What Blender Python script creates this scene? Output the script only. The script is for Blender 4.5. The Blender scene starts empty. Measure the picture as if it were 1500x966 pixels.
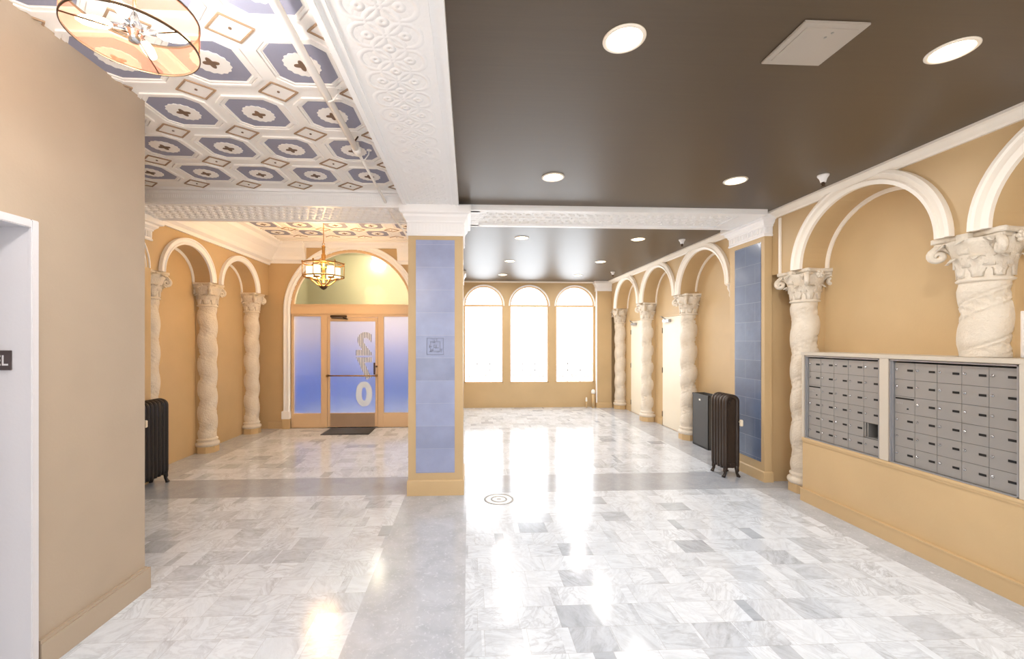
import bpy, bmesh, math, random
from mathutils import Vector, Matrix
random.seed(7)
PI = math.pi
sc = bpy.context.scene
COL = sc.collection

# ------------------------------------------------------------------ materials
def lin(c):
    return tuple(((v/255)/12.92 if v/255 <= .04045 else ((v/255+.055)/1.055)**2.4) for v in c)
def L4(c): return (*lin(c), 1)

class NT:
    def __init__(s, name):
        s.m = bpy.data.materials.new(name); s.m.use_nodes = True
        s.t = s.m.node_tree; s.t.nodes.clear()
        s.out = s.n('ShaderNodeOutputMaterial')
    def n(s, typ, **kw):
        nd = s.t.nodes.new(typ)
        for k, v in kw.items(): setattr(nd, k, v)
        return nd
    def l(s, a, b): s.t.links.new(a, b)
    def setin(s, sock, v):
        if hasattr(v, 'is_output'): s.l(v, sock)
        else: sock.default_value = v
    def math(s, op, a, b=0.0, c=0.0, clamp=False):
        nd = s.n('ShaderNodeMath', operation=op); nd.use_clamp = clamp
        s.setin(nd.inputs[0], a); s.setin(nd.inputs[1], b); s.setin(nd.inputs[2], c)
        return nd.outputs[0]
    def mix(s, f, a, b):
        nd = s.n('ShaderNodeMix', data_type='RGBA')
        s.setin(nd.inputs[0], f); s.setin(nd.inputs[6], a); s.setin(nd.inputs[7], b)
        return nd.outputs[2]
    def ramp(s, f, stops):
        nd = s.n('ShaderNodeValToRGB'); s.l(f, nd.inputs[0])
        e = nd.color_ramp.elements
        while len(e) < len(stops): e.new(.5)
        for i, (p, c) in enumerate(stops):
            e[i].position = p; e[i].color = c if len(c) == 4 else (*c, 1)
        return nd.outputs[0]
    def pos(s):
        g = s.n('ShaderNodeNewGeometry'); return g.outputs['Position']
    def objco(s):
        return s.n('ShaderNodeTexCoord').outputs['Object']
    def xyz(s, v):
        nd = s.n('ShaderNodeSeparateXYZ'); s.l(v, nd.inputs[0]); return nd.outputs
    def noise(s, vec, scale, detail=3, rough=.5, dist=0):
        nd = s.n('ShaderNodeTexNoise'); s.l(vec, nd.inputs['Vector'])
        nd.inputs['Scale'].default_value = scale; nd.inputs['Detail'].default_value = detail
        nd.inputs['Roughness'].default_value = rough; nd.inputs['Distortion'].default_value = dist
        return nd.outputs['Fac']
    def bsdf(s, col, rough=.5, metal=0, spec=.5, **kw):
        b = s.n('ShaderNodeBsdfPrincipled')
        s.setin(b.inputs['Base Color'], col); s.setin(b.inputs['Roughness'], rough)
        s.setin(b.inputs['Metallic'], metal); s.setin(b.inputs['Specular IOR Level'], spec)
        for k, v in kw.items(): s.setin(b.inputs[k], v)
        s.l(b.outputs[0], s.out.inputs[0]); return b
    def bump(s, b, h, strength=.3, dist=.01):
        nd = s.n('ShaderNodeBump'); nd.inputs['Strength'].default_value = strength
        nd.inputs['Distance'].default_value = dist; s.l(h, nd.inputs['Height'])
        s.l(nd.outputs[0], b.inputs['Normal'])

def paint(name, c, rough=.5, spec=.4, var=.05, bs=.12, bscale=60, metal=0):
    t = NT(name); p = t.pos()
    f = t.noise(p, 1.7, 4)
    base = lin(c)
    a = tuple(max(0, v*(1-var)) for v in base)+(1,); b = tuple(min(1, v*(1+var)) for v in base)+(1,)
    col = t.ramp(f, [(.3, a), (.7, b)])
    bs_ = t.bsdf(col, rough, metal, spec)
    t.bump(bs_, t.noise(p, bscale, 3), bs, .004)
    return t.m

M = {}
M['tan'] = paint('tan wall paint', (200, 172, 130), .45, .35)
M['tan_base'] = paint('tan baseboard paint', (208, 179, 135), .4, .4)
M['left'] = paint('neutral-lit tan wall paint', (180, 163, 143), .5, .3)  # same tan paint, with this side's more neutral light put into the colour
M['white'] = paint('white trim paint', (249, 247, 246), .4, .4, .02)
M['white_warmlit'] = paint('warm-lit white trim paint', (246, 238, 226), .4, .4, .02)  # same white trim, with the warm light on it tinted in
M['jamb'] = paint('white doorway paint', (214, 211, 214), .45, .35, .01)
M['cream'] = paint('cream door paint', (240, 229, 208), .4, .4, .02)
M['door_tan'] = paint('tan door frame paint', (222, 190, 150), .35, .45, .02)
M['greige'] = paint('greige frame paint', (200, 190, 175), .4, .4, .02)
M['panel'] = paint('access panel paint', (176, 166, 154), .45, .35, .02)
M['metal'] = paint('grey mailbox metal', (158, 155, 151), .38, .5, .02, .02, 200, .35)
M['metal_edge'] = paint('grey aluminium trim', (170, 170, 172), .3, .5, .02, .02, 200, .6)
M['darkgap'] = paint('dark inside', (40, 38, 37), .6, .3)
M['black'] = paint('black plastic', (26, 25, 25), .4, .4)
M['chrome'] = paint('chrome', (210, 210, 212), .15, .5, .01, 0, 60, 1)
M['brass'] = paint('aged brass', (176, 134, 76), .3, .5, .08, .05, 90, .9)
M['bronze'] = paint('dark bronze', (92, 72, 52), .4, .5, .08, .05, 90, .7)
M['iron'] = paint('dark brown cast iron', (58, 47, 40), .33, .5, .25, .35, 70, .3)
M['iron_black'] = paint('black cast iron', (38, 33, 32), .38, .5, .2, .35, 70, .3)
M['bin'] = paint('charcoal bin metal', (80, 80, 80), .5, .4, .04)
M['mat'] = paint('charcoal door mat', (88, 88, 90), .95, .1, .2, .8, 240)
M['blue_grey'] = paint('blue grey stencil paint', (150, 150, 167), .6, .25, .06)
M['brown'] = paint('brown stencil paint', (122, 98, 80), .6, .25, .15)
M['gold_brown'] = paint('tan outline paint', (165, 138, 112), .6, .25, .1)
M['coffer'] = paint('ivory ceiling plaster', (248, 243, 237), .5, .3, .03, .15, 40)
M['kick'] = paint('worn kick plate', (176, 152, 128), .45, .5, .1, .05, 60, .3)
M['red'] = paint('dark red print', (140, 40, 34), .5, .4, .3)
M['olive'] = paint('olive porch paint', (126, 118, 88), .6, .3, .05)
M['lav'] = paint('lavender outdoor light tone', (160, 153, 172), .6, .3, .05)  # porch tones put the grey to blue outdoor light into paint
M['bluefl'] = paint('blue outdoor light band', (84, 118, 208), .55, .3, .05)
M['bluemid'] = paint('periwinkle outdoor light band', (128, 140, 198), .55, .3, .05)
M['sticker'] = paint('white sticker', (235, 235, 230), .5)
M['pipe_white'] = paint('white pipe paint', (240, 235, 228), .35, .4, .02)
M['sign'] = paint('dark sign plate', (78, 68, 68), .35, .5, .03)
M['signtext'] = paint('silver sign lettering', (214, 212, 212), .35, .5, .02)

# plaster for the carved columns
t = NT('carved ivory plaster'); p = t.pos()
b = t.bsdf(t.ramp(t.noise(p, 6, 4), [(.3, L4((222, 209, 190))), (.7, L4((236, 226, 210)))]), .45, 0, .4)
t.bump(b, t.noise(p, 48, 5, .65), .6, .018); M['plaster'] = t.m

# relief plaster for the beam soffits (interlaced scrolls, period along the beam)
def relief(name, along, cross0, period, half, strength=.6):
    t = NT(name); o = t.xyz(t.pos())
    al, cr = o[along], t.math('SUBTRACT', o[1-along], cross0)
    s = t.math('SUBTRACT', t.math('FRACT', t.math('DIVIDE', al, period)), .5)
    s = t.math('MULTIPLY', s, period)
    h = None
    for off, ph in ((half*.5, 0), (-half*.5, 0), (0, period/2)):
        dy = t.math('SUBTRACT', t.math('ABSOLUTE', s), ph)
        dx = t.math('SUBTRACT', cr, off)
        d = t.math('SQRT', t.math('ADD', t.math('MULTIPLY', dx, dx), t.math('MULTIPLY', dy, dy)))
        w = t.math('MULTIPLY', t.math('SINE', t.math('MULTIPLY', d, 2*PI/(half*.36))),
                   t.math('SUBTRACT', 1.0, t.math('DIVIDE', d, half*.85), clamp=True))
        h = w if h is None else t.math('MAXIMUM', h, w)
    inside = t.math('LESS_THAN', t.math('ABSOLUTE', cr), half)
    h = t.math('MULTIPLY', h, inside)
    h = t.math('ADD', h, t.math('MULTIPLY', t.noise(t.pos(), 30, 4), .35))
    b = t.bsdf(L4((250, 249, 248)), .42, 0, .45)
    t.bump(b, h, strength, .012); return t.m
M['relief_long'] = relief('carved scroll relief plaster', 1, -.375, .17, .17)
M['relief_cross'] = relief('carved band relief plaster', 0, 4.79, .16, .19, .5)
M['relief_cross_r'] = relief('carved soffit relief plaster', 0, 4.79, .12, .19, .55)

# dark semi-gloss ceiling
t = NT('dark brown semi gloss ceiling paint'); p = t.pos()
mp = t.n('ShaderNodeMapping'); t.l(p, mp.inputs[0]); mp.inputs['Scale'].default_value = (.7, 22, 1)
br = t.noise(mp.outputs[0], 2.5, 4)
b = t.bsdf(t.ramp(br, [(.3, L4((84, 70, 54))), (.7, L4((88, 74, 57)))]), t.math('MULTIPLY_ADD', br, .05, .36), 0, .5)
t.bump(b, br, .025, .006); M['dark_ceiling'] = t.m

# marble floor
def marble():
    t = NT('grey and white marble floor'); P = t.pos(); x, y, z = t.xyz(P)
    row = t.math('FLOOR', t.math('DIVIDE', y, .195))
    wn = t.n('ShaderNodeTexWhiteNoise', noise_dimensions='1D'); t.l(row, wn.inputs['W'])
    xs = t.math('ADD', t.math('DIVIDE', x, .235), t.math('MULTIPLY', wn.outputs[0], 7.0))
    colm = t.math('FLOOR', xs)
    # narrow splits in some cells
    cv = t.n('ShaderNodeCombineXYZ'); t.l(colm, cv.inputs[0]); t.l(row, cv.inputs[1])
    w2 = t.n('ShaderNodeTexWhiteNoise', noise_dimensions='3D'); t.l(cv.outputs[0], w2.inputs['Vector'])
    split = t.math('GREATER_THAN', t.math('FRACT', xs), t.math('MULTIPLY_ADD', w2.outputs[0], .5, .5))
    cv2 = t.n('ShaderNodeCombineXYZ'); t.l(colm, cv2.inputs[0]); t.l(row, cv2.inputs[1]); t.l(t.math('MULTIPLY', split, 3.7), cv2.inputs[2])
    w3 = t.n('ShaderNodeTexWhiteNoise', noise_dimensions='3D'); t.l(cv2.outputs[0], w3.inputs['Vector'])
    rnd = w3.outputs[0]; rc = t.xyz(w3.outputs[1])
    # veins, shifted and turned tile by tile
    rot = t.n('ShaderNodeVectorRotate', rotation_type='Z_AXIS'); t.l(P, rot.inputs['Vector'])
    t.l(t.math('MULTIPLY', t.math('FLOOR', t.math('MULTIPLY', rc[1], 4)), 1.1), rot.inputs['Angle'])
    add = t.n('ShaderNodeVectorMath', operation='ADD'); t.l(rot.outputs[0], add.inputs[0]); t.l(w3.outputs[1], add.inputs[1])
    mp = t.n('ShaderNodeMapping'); t.l(add.outputs[0], mp.inputs[0]); mp.inputs['Scale'].default_value = (1, 2.6, 1)
    cloud = t.noise(mp.outputs[0], 4.0, 6, .62, 1.4)
    v1 = t.noise(mp.outputs[0], 3.2, 5, .6, 2.2)
    vein = t.math('SUBTRACT', 1.0, t.math('MULTIPLY', t.math('ABSOLUTE', t.math('SUBTRACT', v1, .5)), 14), clamp=True)
    fine = t.noise(mp.outputs[0], 26, 6, .7, 1.0)
    base = t.ramp(rnd, [(0, L4((228, 236, 246))), (.66, L4((223, 231, 241))), (.86, L4((211, 219, 229))), (.96, L4((200, 208, 219))), (1, L4((180, 188, 199)))])
    dark = t.math('ADD', t.math('MULTIPLY', vein, t.math('MULTIPLY_ADD', rc[2], .3, .05)),
                  t.math('MULTIPLY', t.math('SUBTRACT', cloud, .46, clamp=True), t.math('MULTIPLY_ADD', rnd, 1.3, .55)))
    dark = t.math('ADD', dark, t.math('MULTIPLY', t.math('SUBTRACT', fine, .55, clamp=True), t.math('MULTIPLY', rnd, 1.4)), clamp=True)
    field = t.mix(dark, base, L4((138, 143, 154)))
    # grout
    fy = t.math('FRACT', t.math('DIVIDE', y, .195)); fx = t.math('FRACT', xs)
    ed = t.math('MINIMUM', t.math('MULTIPLY', t.math('MINIMUM', fy, t.math('SUBTRACT', 1, fy)), .195),
                t.math('MULTIPLY', t.math('MINIMUM', fx, t.math('SUBTRACT', 1, fx)), .235))
    field = t.mix(t.math('MULTIPLY', t.math('LESS_THAN', ed, .0015), .35), field, L4((150, 150, 150)))
    # grey border bands
    def band(c, a, b): return t.math('MULTIPLY', t.math('GREATER_THAN', c, a), t.math('LESS_THAN', c, b))
    cross = band(y, 4.45, 5.03)
    runner = t.math('MULTIPLY', band(x, -.655, -.02), t.math('LESS_THAN', y, 4.45))
    rb = t.math('MAXIMUM', t.math('GREATER_THAN', x, 3.1), t.math('LESS_THAN', x, -3.42))
    bands = t.math('MAXIMUM', t.math('MAXIMUM', cross, runner), rb)
    n1 = t.noise(P, 5, 5, .6, .8); n2 = t.noise(P, 38, 5, .7, .6)
    chip = t.math('MULTIPLY', t.math('SUBTRACT', n2, .545, clamp=True), 4.5, clamp=True)
    grey = t.ramp(n1, [(.3, L4((174, 180, 190))), (.7, L4((196, 202, 212)))])
    grey = t.mix(chip, grey, L4((222, 227, 236)))
    dk = t.mix(cross, grey, t.mix(.35, grey, L4((140, 145, 154))))
    col = t.mix(bands, field, dk)
    rough = t.math('MULTIPLY_ADD', t.noise(P, 3, 3), .1, .09)
    b = t.bsdf(col, rough, 0, .55)
    t.bump(b, t.noise(P, 9, 2), .015, .01)
    return t.m
M['floor'] = marble()

# blue glazed tile with joints every .235 m (bond = half-tile running joints)
def bluetile(name, c, z0, pitch, bond, axis, a0):
    t = NT(name); P = t.pos(); o = t.xyz(P); z = o[2]
    r = t.math('DIVIDE', t.math('SUBTRACT', z, z0), pitch); f = t.math('FRACT', r)
    e = t.math('MULTIPLY', t.math('MINIMUM', f, t.math('SUBTRACT', 1, f)), pitch)
    j = t.math('LESS_THAN', e, .0022)
    if bond:
        k = t.math('DIVIDE', t.math('ADD', t.math('SUBTRACT', o[axis], a0), t.math('MULTIPLY', t.math('MODULO', t.math('FLOOR', r), 2), .17)), .36)
        g = t.math('FRACT', k); e2 = t.math('MULTIPLY', t.math('MINIMUM', g, t.math('SUBTRACT', 1, g)), .36)
        j = t.math('MAXIMUM', j, t.math('LESS_THAN', e2, .0018))
    w = t.n('ShaderNodeTexWhiteNoise', noise_dimensions='1D'); t.l(t.math('FLOOR', r), w.inputs['W'])
    n = t.math('ADD', t.math('MULTIPLY', t.noise(P, 5, 4), .7), t.math('MULTIPLY', w.outputs[0], .3))
    base = lin(c); lo = tuple(v*.86 for v in base)+(1,); hi = tuple(min(1, v*1.12) for v in base)+(1,)
    col = t.mix(t.math('MULTIPLY', j, .25), t.ramp(n, [(.3, lo), (.7, hi)]), L4((205, 205, 218)))
    b = t.bsdf(col, .22, 0, .5)
    t.bump(b, t.math('ADD', t.noise(P, 14, 3), t.math('MULTIPLY', j, -1.5)), .12, .01)
    return t.m
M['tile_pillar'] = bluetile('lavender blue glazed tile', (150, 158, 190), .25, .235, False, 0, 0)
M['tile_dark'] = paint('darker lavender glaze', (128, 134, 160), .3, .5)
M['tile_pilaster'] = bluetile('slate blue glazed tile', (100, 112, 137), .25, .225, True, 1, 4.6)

# glass
t = NT('clear window glass')
g = t.n('ShaderNodeBsdfGlossy'); g.inputs['Roughness'].default_value = .02
tr = t.n('ShaderNodeBsdfTransparent'); mx = t.n('ShaderNodeMixShader'); mx.inputs[0].default_value = .06
t.l(tr.outputs[0], mx.inputs[1]); t.l(g.outputs[0], mx.inputs[2]); t.l(mx.outputs[0], t.out.inputs[0]); M['glass'] = t.m
def frosted(name, rough, tint):
    t = NT(name)
    t.bsdf(tint, rough, 0, .4, **{'Transmission Weight': 1.0, 'IOR': 1.25}); return t.m
M['frost'] = frosted('frosted door glass', .62, (.97, .97, 1, 1))
M['frost_light'] = frosted('hazy transom glass', .16, (1, 1, .97, 1))

# organza drum shade: thin, see-through
t = NT('sheer copper organza')
tr = t.n('ShaderNodeBsdfTransparent'); tr.inputs[0].default_value = (1, .84, .72, 1)
tl = t.n('ShaderNodeBsdfTranslucent'); tl.inputs[0].default_value = L4((205, 118, 84))
df = t.n('ShaderNodeBsdfDiffuse'); df.inputs[0].default_value = L4((200, 122, 90))
m1 = t.n('ShaderNodeMixShader'); m1.inputs[0].default_value = .5; t.l(tl.outputs[0], m1.inputs[1]); t.l(df.outputs[0], m1.inputs[2])
m2 = t.n('ShaderNodeMixShader'); m2.inputs[0].default_value = .26; t.l(tr.outputs[0], m2.inputs[1]); t.l(m1.outputs[0], m2.inputs[2])
t.l(m2.outputs[0], t.out.inputs[0]); M['organza'] = t.m

def emit(name, c, s):
    t = NT(name); e = t.n('ShaderNodeEmission'); e.inputs[0].default_value = L4(c); e.inputs[1].default_value = s
    t.l(e.outputs[0], t.out.inputs[0]); return t.m
M['bulb'] = emit('glowing bulb', (255, 226, 184), 14)
M['bulb_soft'] = emit('glowing frosted shade', (255, 226, 178), 3.2)
M['porch_lamp'] = emit('porch lamp globe', (255, 228, 170), 12)
M['digit'] = paint('painted outdoor white lettering', (228, 240, 255), .3, .4, .01)  # opaque white stands for bright outdoors through a clear numeral
t = NT('painted glass rib stripes'); o = t.xyz(t.pos())
st = t.math('GREATER_THAN', t.math('SINE', t.math('MULTIPLY', o[0], 2*PI/.03)), 0)
t.bsdf(t.mix(st, L4((120, 132, 166)), L4((252, 252, 255))), .3); M['digit_rib'] = t.m  # painted stripes stand for outdoor light through ribbed clear glass
M['reflector'] = paint('downlight reflector', (250, 240, 224), .25, .5, .01, 0, 60, 0)

# ------------------------------------------------------------------ mesh helpers
def BM(): return bmesh.new()
def box(bm, x0, x1, y0, y1, z0, z1, mi=0, bev=0):
    if x0 > x1: x0, x1 = x1, x0
    if y0 > y1: y0, y1 = y1, y0
    if z0 > z1: z0, z1 = z1, z0
    v = [bm.verts.new((x, y, z)) for z in (z0, z1) for x, y in ((x0, y0), (x1, y0), (x1, y1), (x0, y1))]
    fs = [bm.faces.new([v[i] for i in q]) for q in ((3, 2, 1, 0), (4, 5, 6, 7), (0, 1, 5, 4), (1, 2, 6, 5), (2, 3, 7, 6), (3, 0, 4, 7))]
    for f in fs: f.material_index = mi
    if bev:
        es = list({e for f in fs for e in f.edges})
        bmesh.ops.bevel(bm, geom=es, offset=bev, segments=2, affect='EDGES')
    return fs
def lathe(bm, prof, c=(0, 0, 0), n=24, axis='z', mi=0, close=True, phase=0):
    rings = []
    for r, h in prof:
        ring = []
        for i in range(n):
            a = 2*PI*i/n+phase; p, q = r*math.cos(a), r*math.sin(a)
            co = {'z': (p, q, h), 'x': (h, p, q), 'y': (q, h, p)}[axis]
            ring.append(bm.verts.new((c[0]+co[0], c[1]+co[1], c[2]+co[2])))
        rings.append(ring)
    for a, b in zip(rings, rings[1:]):
        for i in range(n):
            f = bm.faces.new((a[i], a[(i+1) % n], b[(i+1) % n], b[i])); f.material_index = mi; f.smooth = n > 10
    if close:
        for r, rev in ((rings[0], True), (rings[-1], False)):
            f = bm.faces.new(r[::-1] if rev else r); f.material_index = mi
    return rings
def tube(bm, pts, r, n=8, mi=0):
    pts = [Vector(p) for p in pts]; rs = r if isinstance(r, (list, tuple)) else [r]*len(pts)
    up = None; rings = []
    for i, p in enumerate(pts):
        d = (pts[min(i+1, len(pts)-1)]-pts[max(i-1, 0)]).normalized()
        if up is None: up = Vector((0, 0, 1)) if abs(d.z) < .9 else Vector((1, 0, 0))
        a = d.cross(up).normalized(); b_ = a.cross(d).normalized(); up = b_
        rings.append([bm.verts.new(p+(a*math.cos(2*PI*k/n)+b_*math.sin(2*PI*k/n))*rs[i]) for k in range(n)])
    for A, B in zip(rings, rings[1:]):
        for k in range(n):
            f = bm.faces.new((A[k], A[(k+1) % n], B[(k+1) % n], B[k])); f.smooth = True; f.material_index = mi
    bm.faces.new(rings[0][::-1]).material_index = mi; bm.faces.new(rings[-1]).material_index = mi
def prism(bm, poly, f, d0, d1, mi=0):
    """poly: list of (a,b); f(a,b,d) -> xyz"""
    A = [bm.verts.new(f(a, b, d0)) for a, b in poly]; B = [bm.verts.new(f(a, b, d1)) for a, b in poly]
    n = len(poly)
    for i in range(n):
        bm.faces.new((A[i], A[(i+1) % n], B[(i+1) % n], B[i])).material_index = mi
    bm.faces.new(A[::-1]).material_index = mi; bm.faces.new(B).material_index = mi
def square_profile(bm, prof, x0, x1, y0, y1, mi=0):
    """mitred moulding around a rectangle; prof: list of (offset, z)"""
    rings = []
    for o, z in prof:
        rings.append([bm.verts.new(c) for c in ((x0-o, y0-o, z), (x1+o, y0-o, z), (x1+o, y1+o, z), (x0-o, y1+o, z))])
    for A, B in zip(rings, rings[1:]):
        for i in range(4): bm.faces.new((A[i], A[(i+1) % 4], B[(i+1) % 4], B[i])).material_index = mi
    bm.faces.new(rings[0][::-1]).material_index = mi; bm.faces.new(rings[-1]).material_index = mi
def sweep(bm, prof, f, s0, s1, mi=0):
    """extrude closed profile [(a,b)] from s0 to s1 with f(s,a,b)"""
    prism(bm, prof, lambda a, b, d: f(d, a, b), s0, s1, mi)
def arch_strip(bm, f, sc_, a, b, zs, prof, n=40, a0=0, a1=PI, mi=0):
    """moulding along a half ellipse; prof closed [(radial offset, depth)]; f(s,z,depth)"""
    rings = []
    for i in range(n+1):
        th = a0+(a1-a0)*i/n; c, s = math.cos(th), math.sin(th)
        rings.append([bm.verts.new(f(sc_+(a+o)*c, zs+(b+o)*s, d)) for o, d in prof])
    m = len(prof)
    for A, B in zip(rings, rings[1:]):
        for k in range(m):
            fc = bm.faces.new((A[k], A[(k+1) % m], B[(k+1) % m], B[k])); fc.material_index = mi
    bm.faces.new(rings[0][::-1]); bm.faces.new(rings[-1])
def arched_wall(bm, f, s0, s1, ztop, opens, d0, d1, solid_z=None, n=36):
    """wall in (s,z) between depths d0 (front) and d1; opens: (centre, a, b, zs, z0)
       solid_z(i): bottom of the i-th solid part between openings"""
    V = lambda s, z, d: bm.verts.new(f(s, z, d))
    def q(*p): bm.faces.new([V(*c) for c in p])
    opens = sorted(opens)
    edges = [s0]+[e for o in opens for e in (o[0]-o[1], o[0]+o[1])]+[s1]
    for i in range(0, len(edges), 2):
        a, b = edges[i], edges[i+1]
        if b-a < 1e-4: continue
        zb = solid_z(i//2) if solid_z else 0
        for d in (d0, d1): q((a, zb, d), (b, zb, d), (b, ztop, d), (a, ztop, d))
        q((a, zb, d0), (b, zb, d0), (b, zb, d1), (a, zb, d1))
    for (c, a, bb, zs, z0) in opens:
        P = [(c-a*math.cos(PI*k/n), zs+bb*math.sin(PI*k/n)) for k in range(n+1)]
        for (p, r) in zip(P, P[1:]):
            for d in (d0, d1): q((p[0], p[1], d), (r[0], r[1], d), (r[0], ztop, d), (p[0], ztop, d))
            q((p[0], p[1], d0), (r[0], r[1], d0), (r[0], r[1], d1), (p[0], p[1], d1))
        if z0 is not None:
            for d in (d0, d1):
                if z0 > 0: q((c-a, 0, d), (c+a, 0, d), (c+a, z0, d), (c-a, z0, d))
            q((c-a, z0, d0), (c+a, z0, d0), (c+a, z0, d1), (c-a, z0, d1))
            for e in (c-a, c+a): q((e, z0, d0), (e, zs, d0), (e, zs, d1), (e, z0, d1))
    q((s0, ztop, d0), (s1, ztop, d0), (s1, ztop, d1), (s0, ztop, d1))

def origin(o):
    p = Vector((0, 0, 0))
    while o: p = p+o.location; o = o.parent
    return p
def make(name, bm, mats, parent=None, loc=None, recalc=True):
    """one mesh object; bm in world coordinates; origin at loc (or the parent's origin)"""
    if recalc: bmesh.ops.recalc_face_normals(bm, faces=bm.faces[:])
    base = Vector(loc) if loc is not None else (origin(parent) if parent else Vector((0, 0, 0)))
    for v in bm.verts: v.co -= base
    me = bpy.data.meshes.new(name); bm.to_mesh(me); bm.free()
    for m in (mats if isinstance(mats, list) else [mats]): me.materials.append(m)
    o = bpy.data.objects.new(name, me); COL.objects.link(o)
    if parent: o.parent = parent; o.location = base-origin(parent)
    else: o.location = base
    return o
def tag(o, label=None, cat=None, group=None, kind=None):
    if label: o['label'] = label
    if cat: o['category'] = cat
    if group: o['group'] = group
    if kind: o['kind'] = kind
    return o
def thing(name, loc, label, cat, group=None):
    o = bpy.data.objects.new(name, None); o.empty_display_size = .1; COL.objects.link(o); o.location = loc
    return tag(o, label, cat, group)
def struct(name, bm, mats, label=None, cat=None, parent=None, loc=None):
    o = make(name, bm, mats, parent, loc)
    if not parent: tag(o, label, cat, None, 'structure')
    return o
def dup(o, loc=None, parent=None, label=None):
    c = o.copy(); COL.objects.link(c)
    if parent: c.parent = parent
    if loc is not None: c.location = loc
    if label: c['label'] = label
    for ch in list(o.children): dup(ch, None, c)
    return c
def text_bm(s, size, bold=0):
    cu = bpy.data.curves.new('lettering', 'FONT'); cu.body = s; cu.size = size; cu.offset = bold; cu.extrude = .0
    cu.align_x = 'CENTER'
    ob = bpy.data.objects.new('lettering', cu); COL.objects.link(ob)
    dg = bpy.context.evaluated_depsgraph_get(); me = bpy.data.meshes.new_from_object(ob.evaluated_get(dg))
    bm = BM(); bm.from_mesh(me); bpy.data.objects.remove(ob); bpy.data.curves.remove(cu); bpy.data.meshes.remove(me)
    return bm

# ------------------------------------------------------------------ key sizes
CZ = 3.04          # dark ceiling
BZ = 2.995         # beam underside
LZ = 3.15          # coffered ceiling, near bay
FZ = 3.40          # coffered ceiling, entrance bay
XR, XRB = 3.44, 3.70      # right arcade face / niche back
XL, XLB = -3.65, -3.88    # left arcade face / niche back
YD, YF = 7.92, 10.15      # entrance wall / window wall
YN = -3.2                 # wall behind the camera

# ------------------------------------------------------------------ floor, ceilings
bm = BM(); box(bm, -4.3, 4.2, YN-.2, YF+.15, -.1, 0)
struct('floor', bm, M['floor'], 'grey and white marble tile floor with grey border bands', 'floor')
bm = BM(); box(bm, -.12, 4.2, YN-.2, YF+.15, CZ, CZ+.12)
struct('ceiling_right', bm, M['dark_ceiling'], 'dark brown semi gloss flat ceiling', 'ceiling')

def coffers(bm, z, xs, ys, dx, dy, xlim, ylim):
    S = .166; C = .06
    def octa(cx, cy, s, c): return [(cx-s, cy-s+c), (cx-s+c, cy-s), (cx+s-c, cy-s), (cx+s, cy-s+c), (cx+s, cy+s-c), (cx+s-c, cy+s), (cx-s+c, cy+s), (cx-s, cy+s-c)]
    F = lambda a, b, d: (a, b, d)
    def ring(po, pi, z0, z1, mi):
        A = [bm.verts.new((a, b, z0)) for a, b in po]; B = [bm.verts.new((a, b, z1)) for a, b in po]
        Cc = [bm.verts.new((a, b, z1)) for a, b in pi]; D = [bm.verts.new((a, b, z0)) for a, b in pi]
        n = len(po)
        for P, Q in ((A, B), (B, Cc), (Cc, D)):
            for i in range(n): bm.faces.new((P[i], P[(i+1) % n], Q[(i+1) % n], Q[i])).material_index = mi
    for cx in xs:
        for cy in ys:
            if not (xlim[0] < cx-.2 and cx+.2 < xlim[1] and ylim[0] < cy-.2 and cy+.2 < ylim[1]): continue
            ring(octa(cx, cy, .215, .085), octa(cx, cy, .195, .075), z, z-.011, 0)
            ring(octa(cx, cy, .190, .072), octa(cx, cy, .176, .066), z, z-.005, 0)
            prism(bm, octa(cx, cy, S, C), F, z-.002, z, 1)
            sca = [(cx+(.098+.004*math.cos(16*a))*math.cos(a), cy+(.098+.004*math.cos(16*a))*math.sin(a)) for a in [2*PI*k/64 for k in range(64)]]
            prism(bm, sca, F, z-.006, z, 0)
            fl = [(cx+(.033+.012*math.cos(4*a))*math.cos(a), cy+(.033+.012*math.cos(4*a))*math.sin(a)) for a in [2*PI*k/40 for k in range(40)]]
            prism(bm, fl, F, z-.010, z, 2)
    for cx in [x+dx/2 for x in xs]+[xs[0]-dx/2]:
        for cy in [y+dy/2 for y in ys]+[ys[0]-dy/2]:
            if not (xlim[0] < cx < xlim[1]-.02 and ylim[0] < cy < ylim[1]): continue
            hx, hy = .122, .105
            def dia(k): return [(cx+a*hx*k, cy+b*hy*k) for a, b in ((-1, 0), (0, -1), (1, 0), (0, 1))]
            if cx+hx > xlim[1] or cy+hy > ylim[1]:   # half lozenges run into the beams
                k2 = [(min(a, xlim[1]-.001), min(b, ylim[1]-.001)) for a, b in dia(1)]
            ring(dia(1), dia(.89), z, z-.008, 3)
            prism(bm, dia(.89), F, z-.001, z, 0)
            lathe(bm, [(.008, z), (.008, z-.006), (.003, z-.008)], (cx, cy, 0), 10, 'z', 2)
DX, DY = .495, .535
bm = BM(); box(bm, -4.3, -.6, YN-.2, 4.5, LZ, LZ+.12)
coffers(bm, LZ, [-.93-DX*k for k in range(6)][::-1], [2.42+DY*j for j in range(-4, 4)], DX, DY, (-3.7, -.66), (-.3, 4.46))
struct('ceiling_left', bm, [M['coffer'], M['blue_grey'], M['brown'], M['gold_brown']], 'ivory coffered ceiling stencilled with blue octagons', 'ceiling')
bm = BM(); box(bm, -4.3, -.1, 4.9, YD+.1, FZ, FZ+.12)
coffers(bm, FZ, [-3.15, -2.605, -2.06, -1.515, -.97], [5.62, 6.145, 6.67, 7.16], .545, .51, (-3.6, -.7), (5.1, 7.43))
for (y0, y1, zz) in ((7.42, 7.46, .02), (7.50, 7.53, .03), (7.62, 7.65, .03)):
    box(bm, -3.6, -.66, y0, y1, FZ-zz, FZ)
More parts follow.
